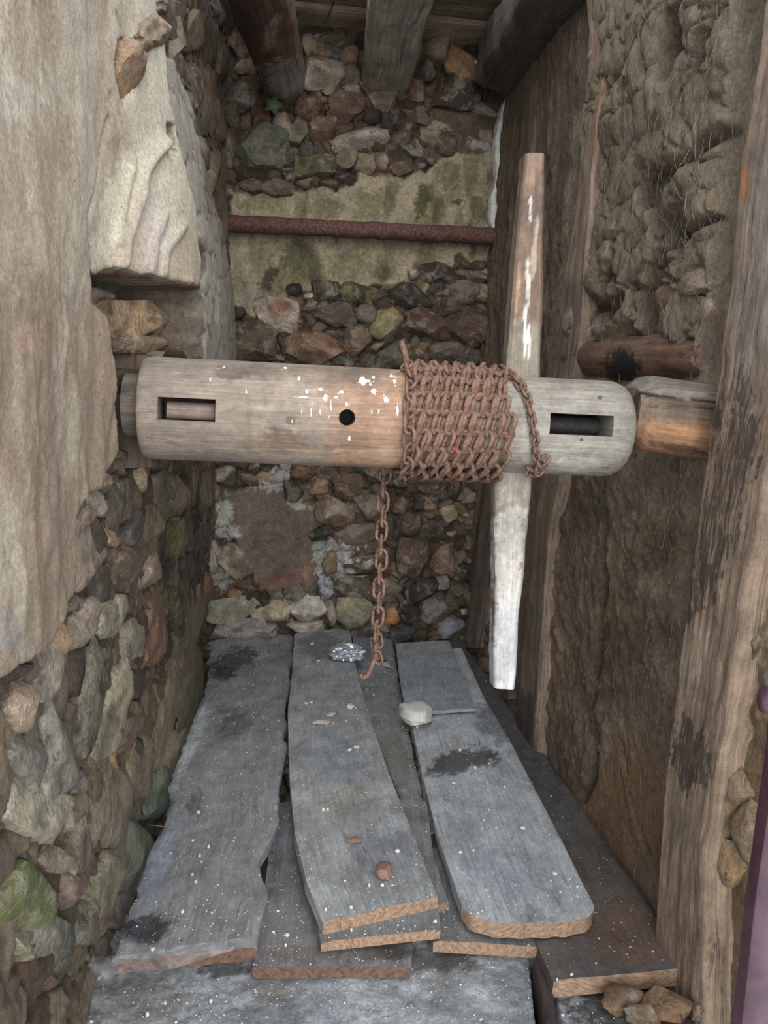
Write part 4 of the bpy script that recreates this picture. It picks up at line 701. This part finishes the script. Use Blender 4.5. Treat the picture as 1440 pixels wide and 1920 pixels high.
plk('long dark brown board along the daub wall foot, beneath the others', [(835, 1200), (880, 1320), (930, 1480), (975, 1640), (1008, 1765), (1040, 1838)], [(872, 1195), (945, 1295), (1040, 1440), (1125, 1560), (1200, 1672), (1262, 1770), (1290, 1815)], 0.0, .045, BO, C(78, 72, 68), seed=104, nu=26, nv=150, amp=.006, ragged=.006, blobs=[(1180, 1740, 70, 70, 0, C(90, 64, 48), .8), (1000, 1440, 50, 120, -30, C(64, 62, 64), .7), (1110, 1620, 60, 60, 0, C(76, 62, 54), .7)])
plk('narrow board squeezed between the middle board and the round-ended one', [(660, 1188), (672, 1290), (700, 1370), (745, 1480), (778, 1600), (805, 1700)], [(735, 1200), (752, 1300), (772, 1400), (796, 1520), (812, 1600), (842, 1690)], .014, .04, BO, C(128, 128, 127), seed=105, nu=14, nv=110, amp=.006, ragged=.008, blobs=[(740, 1420, 26, 60, -20, C(110, 104, 92), .7), (700, 1220, 50, 50, 0, C(118, 122, 128), .6)])
plk('grey board directly under the thick middle board, sawn end pale orange', [(562, 1500), (575, 1600), (602, 1766)], [(800, 1500), (815, 1620), (826, 1742)], .028, .026, BO, C(118, 118, 118), seed=110, nu=12, nv=50, amp=.002)
plk('thick grey middle board, broadest of the top ones, with a bright orange cut end', [(552, 1188), (548, 1260), (540, 1330), (543, 1450), (553, 1560), (575, 1650), (606, 1729)], [(655, 1176), (668, 1250), (685, 1320), (712, 1400), (742, 1480), (778, 1570), (822, 1680)], .062, .034, BO, C(150, 150, 150), seed=106, nu=26, nv=150, amp=.005, sc=(2, 5), rnd_=.005, blobs=[(650, 1500, 60, 26, 0, C(140, 134, 122), .6), (630, 1420, 60, 40, 0, C(122, 126, 132), .6), (600, 1210, 50, 26, 0, C(80, 76, 76), .6), (720, 1600, 60, 60, 0, C(102, 104, 110), .5)])
def rnd_end(u): return 0*u, .070*np.sqrt(np.clip(1-np.abs(2*u-1)**3.2, 0, 1))+.003*np.sin(u*37)
plk('pale grey board with a rounded chewed near end, right of the middle', [(748, 1235), (768, 1340), (790, 1440), (815, 1540), (840, 1620), (868, 1700)], [(866, 1215), (905, 1300), (958, 1390), (1010, 1490), (1062, 1590), (1114, 1695)], .05, .040, BO, C(166, 167, 168), seed=107, nu=30, nv=150, amp=.005, sc=(2, 5), rnd_=.006, endf=rnd_end, blobs=[(860, 1430, 70, 22, -10, C(44, 42, 42), .85), (960, 1640, 90, 60, 10, C(146, 152, 158), .7), (940, 1350, 50, 50, 0, C(84, 88, 92), .6), (870, 1560, 40, 90, -20, C(128, 134, 140), .5)])
plk('short thin grey board lying across the top near the back wall', [(742, 1206), (750, 1275), (762, 1336)], [(842, 1200), (868, 1262), (892, 1328)], .076, .014, [M['board']], C(144, 146, 148), seed=108, nu=16, nv=60, amp=.003)
c0 = board('board', Z3p([(1000, 1800), (1012, 1850), (1024, 1940), (1030, 2000)], -.03), Z3p([(1018, 1796), (1036, 1850), (1052, 1940), (1062, 2000)], -.03), (0, 0, 1), .08, None, [M['oldwood']], C(58, 46, 42), nu=8, nv=60, seed=109, origin=Z3p([(1030, 1860)], -.05)[0]); prop(c0, 'dark tarred board on edge in the slot of the stone slab', 'board', 'loose boards over the well')

# ---------------------------------------------------------------- small things on the boards
bpy.context.view_layer.update()
trees = []
for o in boards+[floor]:
    me = o.data; trees.append((BVHTree.FromPolygons([o.matrix_world @ v.co for v in me.vertices], [p.vertices[:] for p in me.polygons]), o))
def drop(x, y, hit_floor=True):
    best = None
    for tr, o in trees:
        r = tr.ray_cast(Vector((x, y, .5)), Vector((0, 0, -1)))
        if r[0] is not None and (best is None or r[0].z > best[0].z): best = (r[0], o)
    return best
def dropx(px_, py_, z=.05):
    for _ in range(4):
        p = on(2, px_, py_, z); r = drop(p[0], p[1])
        if r is None: return None
        z = r[0].z
    return np.array(r[0])
def rock(name, px_, py_, rx, ry, hz, mat, label, cat, seed, group=None, box=2.4, rough=.3, sub=3):
    g = dropx(px_, py_)
    if g is None: return
    k = np.linalg.norm(g-CP)/FPX; V, F = stone_shape(seed, sub, box, 6, rough); V = V*np.array([rx*k, ry*k*1.5, hz]); V[:, 2] -= V[:, 2].min()*.85
    o = mk(name, V+g, F, mat, C(160, 150, 140), V*3+seed, None, True, 40, None, g); prop(o, label, cat, group); return o
rock('mortar_lump', 782, 1345, 30, 24, .045, M['white'], 'large whitish chalky lump lying on the round-ended board', 'lump', 21)
rock('mortar_lump', 602, 1357, 16, 6, .008, M['pink'], 'flat pinkish flake on the thick middle board, longer of the two', 'flake', 22)
rock('mortar_lump', 620, 1343, 9, 5, .008, M['pink'], 'small pinkish crumb touching the longer flake', 'flake', 23)
rock('mortar_lump', 657, 1328, 9, 6, .010, M['white'], 'round white pebble behind the pinkish flakes', 'pebble', 24)
rock('stone_chip', 720, 1642, 15, 12, .016, M['brown'], 'reddish-brown stone chip near the orange cut end', 'stone', 25)
rock('stone_chip', 664, 1580, 15, 5, .007, M['brown'], 'thin brown bark sliver on the thick middle board', 'sliver', 26)
rock('glass_shard', 724, 1250, 9, 8, .010, M['blue'], 'small bluish shard beside the chain hook', 'shard', 27, box=6)
rock('stone_chip', 717, 1238, 8, 5, .010, M['brown'], 'tiny brown chip behind the bluish shard', 'chip', 28)
g = dropx(648, 1237); k = np.linalg.norm(g-CP)/FPX
V, F = stone_shape(31, 4, 2.0, 0, .2); V *= (1+.35*fbm(V[:, 0]*5, V[:, 1]*5, V[:, 2]*5, 4, 6))[:, None]; V = V*np.array([31*k, 24*k, .042]); V[:, 2] -= V[:, 2].min()*.8
prop(mk('foil', V+g, F, M['foil'], gc=V, smooth=False, origin=g), 'crumpled silvery foil ball on the thick middle board near the chain', 'foil')
rock('stone_chip', 236, 1885, 10, 7, .012, M['pink'], 'tan crumb at the slab edge under the cobweb', 'crumb', 33) if False else None
peb = [(372, 1525), (362, 1578), (391, 1590), (374, 1607), (366, 1656), (286, 1782), (342, 1712), (716, 1662), (692, 1662), (718, 1628), (745, 1598), (656, 1800), (815, 1730), (668, 1402), (655, 1408), (583, 1318), (700, 1304), (575, 1320), (606, 1520), (614, 1520), (610, 1708), (658, 1703), (862, 1408), (850, 1470), (782, 1365), (310, 1883), (276, 1905), (395, 1880), (535, 1775), (538, 1755), (585, 1208), (596, 1240), (945, 1478), (1040, 1640), (980, 1555), (835, 1180), (862, 1600), (890, 1440)]
for i, (a_, b_) in enumerate(peb):
    rock('pebble', a_, b_, rnd.uniform(2.2, 5), rnd.uniform(1.8, 3.4), .005, M['white'], 'tiny pale pebble-sized crumb of mortar lying in the dust', 'pebble', 50+i % 8, 'pale mortar crumbs scattered on the boards and slab', sub=2)
# grit (nobody could count it)
V1, F1 = ICO[1]; parts_v, parts_f, off = [], [], 0; r2 = np.random.RandomState(4)
n = 0
while n < 8000:
    x, y = r2.uniform(-.45, 1.0), r2.uniform(1.1, 4.1) if r2.rand() < .75 else r2.uniform(1.2, 1.9)
    if abs(fbm(np.array([x*4]), np.array([y*4]), 0, 3, 2)[0]) > .0 and r2.rand() < .35: n += 1; continue
    rr_ = drop(x, y); n += 1
    if rr_ is None or rr_[0].z < -.1 or (rr_[1] is boards[3] and r2.rand() < .7): continue
    s_ = r2.uniform(.0007, .0020)*(2.0 if r2.rand() < .07 else 1); v = V1*r2.uniform(.6, 1.2, 3)*s_+np.array(rr_[0])+np.array([0, 0, s_*.4])
    parts_v.append(v); parts_f.append(F1+off); off += len(v)
PV, PF = np.concatenate(parts_v), np.concatenate(parts_f)
o = mk('grit', PV, PF, M['white'], smooth=False); prop(o, 'fine whitish grit and crumbs strewn over boards and slab', 'grit', kind='stuff')
# straws on the boards and in the daub
def strand(p, d, n, L, cur, r):
    d = d/np.linalg.norm(d); s_ = np.cross(n, d); q = [p+d*L*t+s_*cur*L*t*t+n*.25*L*t*(1-t) for t in np.linspace(0, 1, 6)]; return tube(q, r, 4, False)
pp = []
for a_, b_ in [(775, 1392), (850, 1408), (735, 1470), (770, 1545), (680, 1590), (790, 1480), (900, 1400), (660, 1700), (475, 1512), (345, 1560), (300, 1595), (545, 1590), (960, 1570), (720, 1440), (640, 1720), (870, 1800), (1000, 1720), (1050, 1700), (610, 1590)]:
    g = dropx(a_, b_)
    if g is None: continue
    an = rnd.uniform(0, 2*pi); pp.append(strand(g+np.array([0, 0, .003]), np.array([cos(an), sin(an), 0]), np.array([0, 0, 1.]), rnd.uniform(.05, .13), rnd.uniform(-.8, .8), .0009))
V, F = join(pp); o = mk('straw', V, F, M['straw']); prop(o, 'stray pale straws and hairs lying over the boards', 'straw', kind='stuff')
pp = []; me = wall_right.data; tr = BVHTree.FromPolygons([v.co for v in me.vertices], [p.vertices[:] for p in me.polygons])
for i in range(900):
    if rnd.random() < .7: x, y = rnd.uniform(1100, 1410), rnd.gauss(350, 230)
    else: x, y = rnd.uniform(1010, 1300), rnd.uniform(860, 1700)
    d = ray(x, y); h_ = tr.ray_cast(Vector(CP), Vector(d))
    if h_[0] is None: continue
    pn = np.array(h_[0]); nr = np.array(h_[1]); nr = nr if nr[0] < 0 else -nr; an = rnd.gauss(pi/2, .6)*(1 if rnd.random() < .5 else -1)
    pp.append(strand(pn+nr*.0015, np.array([0, cos(an), sin(an)])+nr*.12, nr, rnd.uniform(.02, .075), rnd.uniform(-.5, .5), rnd.uniform(.0004, .0008)))
V, F = join(pp); o = mk('daub_straw', V, F, M['straw'], parent=wall_right); o['kind'] = 'stuff'; o['label'] = 'straw and hair poking out of the daub'

# ---------------------------------------------------------------- cobweb sheet at the slab edge
nu, nv = 60, 14; V = []
for i in range(nu):
    s_ = i/(nu-1); tx = np.interp(s_, [0, .2, .45, .7, 1], [-10, 90, 240, 360, 480]); ty = np.interp(s_, [0, .2, .45, .7, 1], [1790, 1800, 1790, 1770, 1755])
    bx = np.interp(s_, [0, .2, .45, .7, 1], [-10, 90, 230, 340, 478]); by = np.interp(s_, [0, .2, .45, .7, 1], [1836, 1850, 1846, 1812, 1768])
    for j in range(nv):
        t_ = j/(nv-1); p = on(2, tx+(bx-tx)*t_, ty+(by-ty)*t_, .075-.06*sin(t_*pi*.5)+.006*sin(s_*21+t_*3)); V.append(p)
V = np.array(V); o = mk('cobweb', V, gridf(nu, nv), M['web'], gc=V); sm = o.modifiers.new('thickness', 'SOLIDIFY'); sm.thickness = .0012; prop(o, 'grey dusty cobweb sheet stretched from the left wall stones over the board end', 'cobweb')

# ---------------------------------------------------------------- odds and ends up high
def leafy(c0, sz, nrm):
    ang = np.linspace(0, 2*pi, 26)[:-1]; r = 1+.28*np.cos(5*ang); V = [np.array([0, -.12*sz, 0])]+[np.array([r_*cos(a_)*sz, 0.06*sz*cos(5*a_), r_*sin(a_)*sz]) for a_, r_ in zip(ang, r)]
    V = np.array(V); V2 = V+np.array([0, .0012, 0]); n_ = 26
    F = [(0, 1+k, 1+(k+1) % 25) for k in range(25)]+[(n_, n_+1+(k+1) % 25, n_+1+k) for k in range(25)]+[(1+k, n_+1+k, n_+1+(k+1) % 25, 1+(k+1) % 25) for k in range(25)]
    return np.concatenate([V, V2])+c0, F
c0 = on(1, 512, 196, YB-.15); V, F = leafy(c0, .038, None); lf = mk('ivy_leaf', V, F, M['leaf'], origin=c0)
V, F = tube([c0, c0+np.array([.005, .05, -.02]), c0+np.array([.0, .13, -.03])], .0015, 5); mk('stalk', V, F, M['leaf'], parent=lf, origin=c0); prop(lf, 'green ivy leaf growing out of the back wall below the dark log', 'leaf')
wa = [on(1, a_, b_, 4.0) for a_, b_ in [(628, -30), (625, 5), (616, 30), (606, 50), (604, 62), (598, 74)]]
s_ = np.linspace(0, 1, 60); W = lin(wa, s_); tw_ = np.stack([np.cos(s_*50), np.sin(s_*50), 0*s_], 1)*.004
V, F = join([tube(W+tw_, .002, 5), tube(W-tw_, .002, 5)]); o = mk('wire', V, F, M['iron'], origin=wa[0]); prop(o, 'thin dark twisted wire hanging from the ceiling planks', 'wire')
o = board('stick', [on(1, 890, 112, 4.02), on(1, 950, 121, 4.1)], [on(1, 890, 119, 4.02), on(1, 952, 130, 4.1)], (0, -1, 0), .012, None, [M['drum']], C(150, 128, 110), nu=6, nv=30, amp=.001, seed=91, rnd_=.004, origin=on(1, 920, 120, 4.05)); prop(o, 'pale flat stick poking out below the dark wall plate', 'stick')

# ---------------------------------------------------------------- maroon door edge, near right
door = board('door_1', [on(1, 1470, 1352, .80), on(1, 1462, 1440, .80), on(1, 1430, 1660, .80), on(1, 1396, 1960, .80)], [on(1, 1600, 1352, .80), on(1, 1600, 1420, .80), on(1, 1600, 1660, .80), on(1, 1600, 1960, .80)], (0, -1, 0), .03, None, [M['maroon']], C(80, 30, 40), nu=14, nv=60, amp=.002, seed=95, rnd_=.014); prop(door, kind='structure')
c0 = on(1, 1437, 1312, .79); V, F = stone_shape(97, 3, 2.2, 0, .03); V = V*np.array([.009, .012, .016])+c0; o = mk('door_latch', V, F, M['maroon'], parent=door, origin=c0)
V, F = tube([c0, c0+np.array([.03, .006, .0]), c0+np.array([.06, .02, -.005])], .006, 10); mk('latch_rod', V, F, M['maroon'], parent=door, origin=c0)
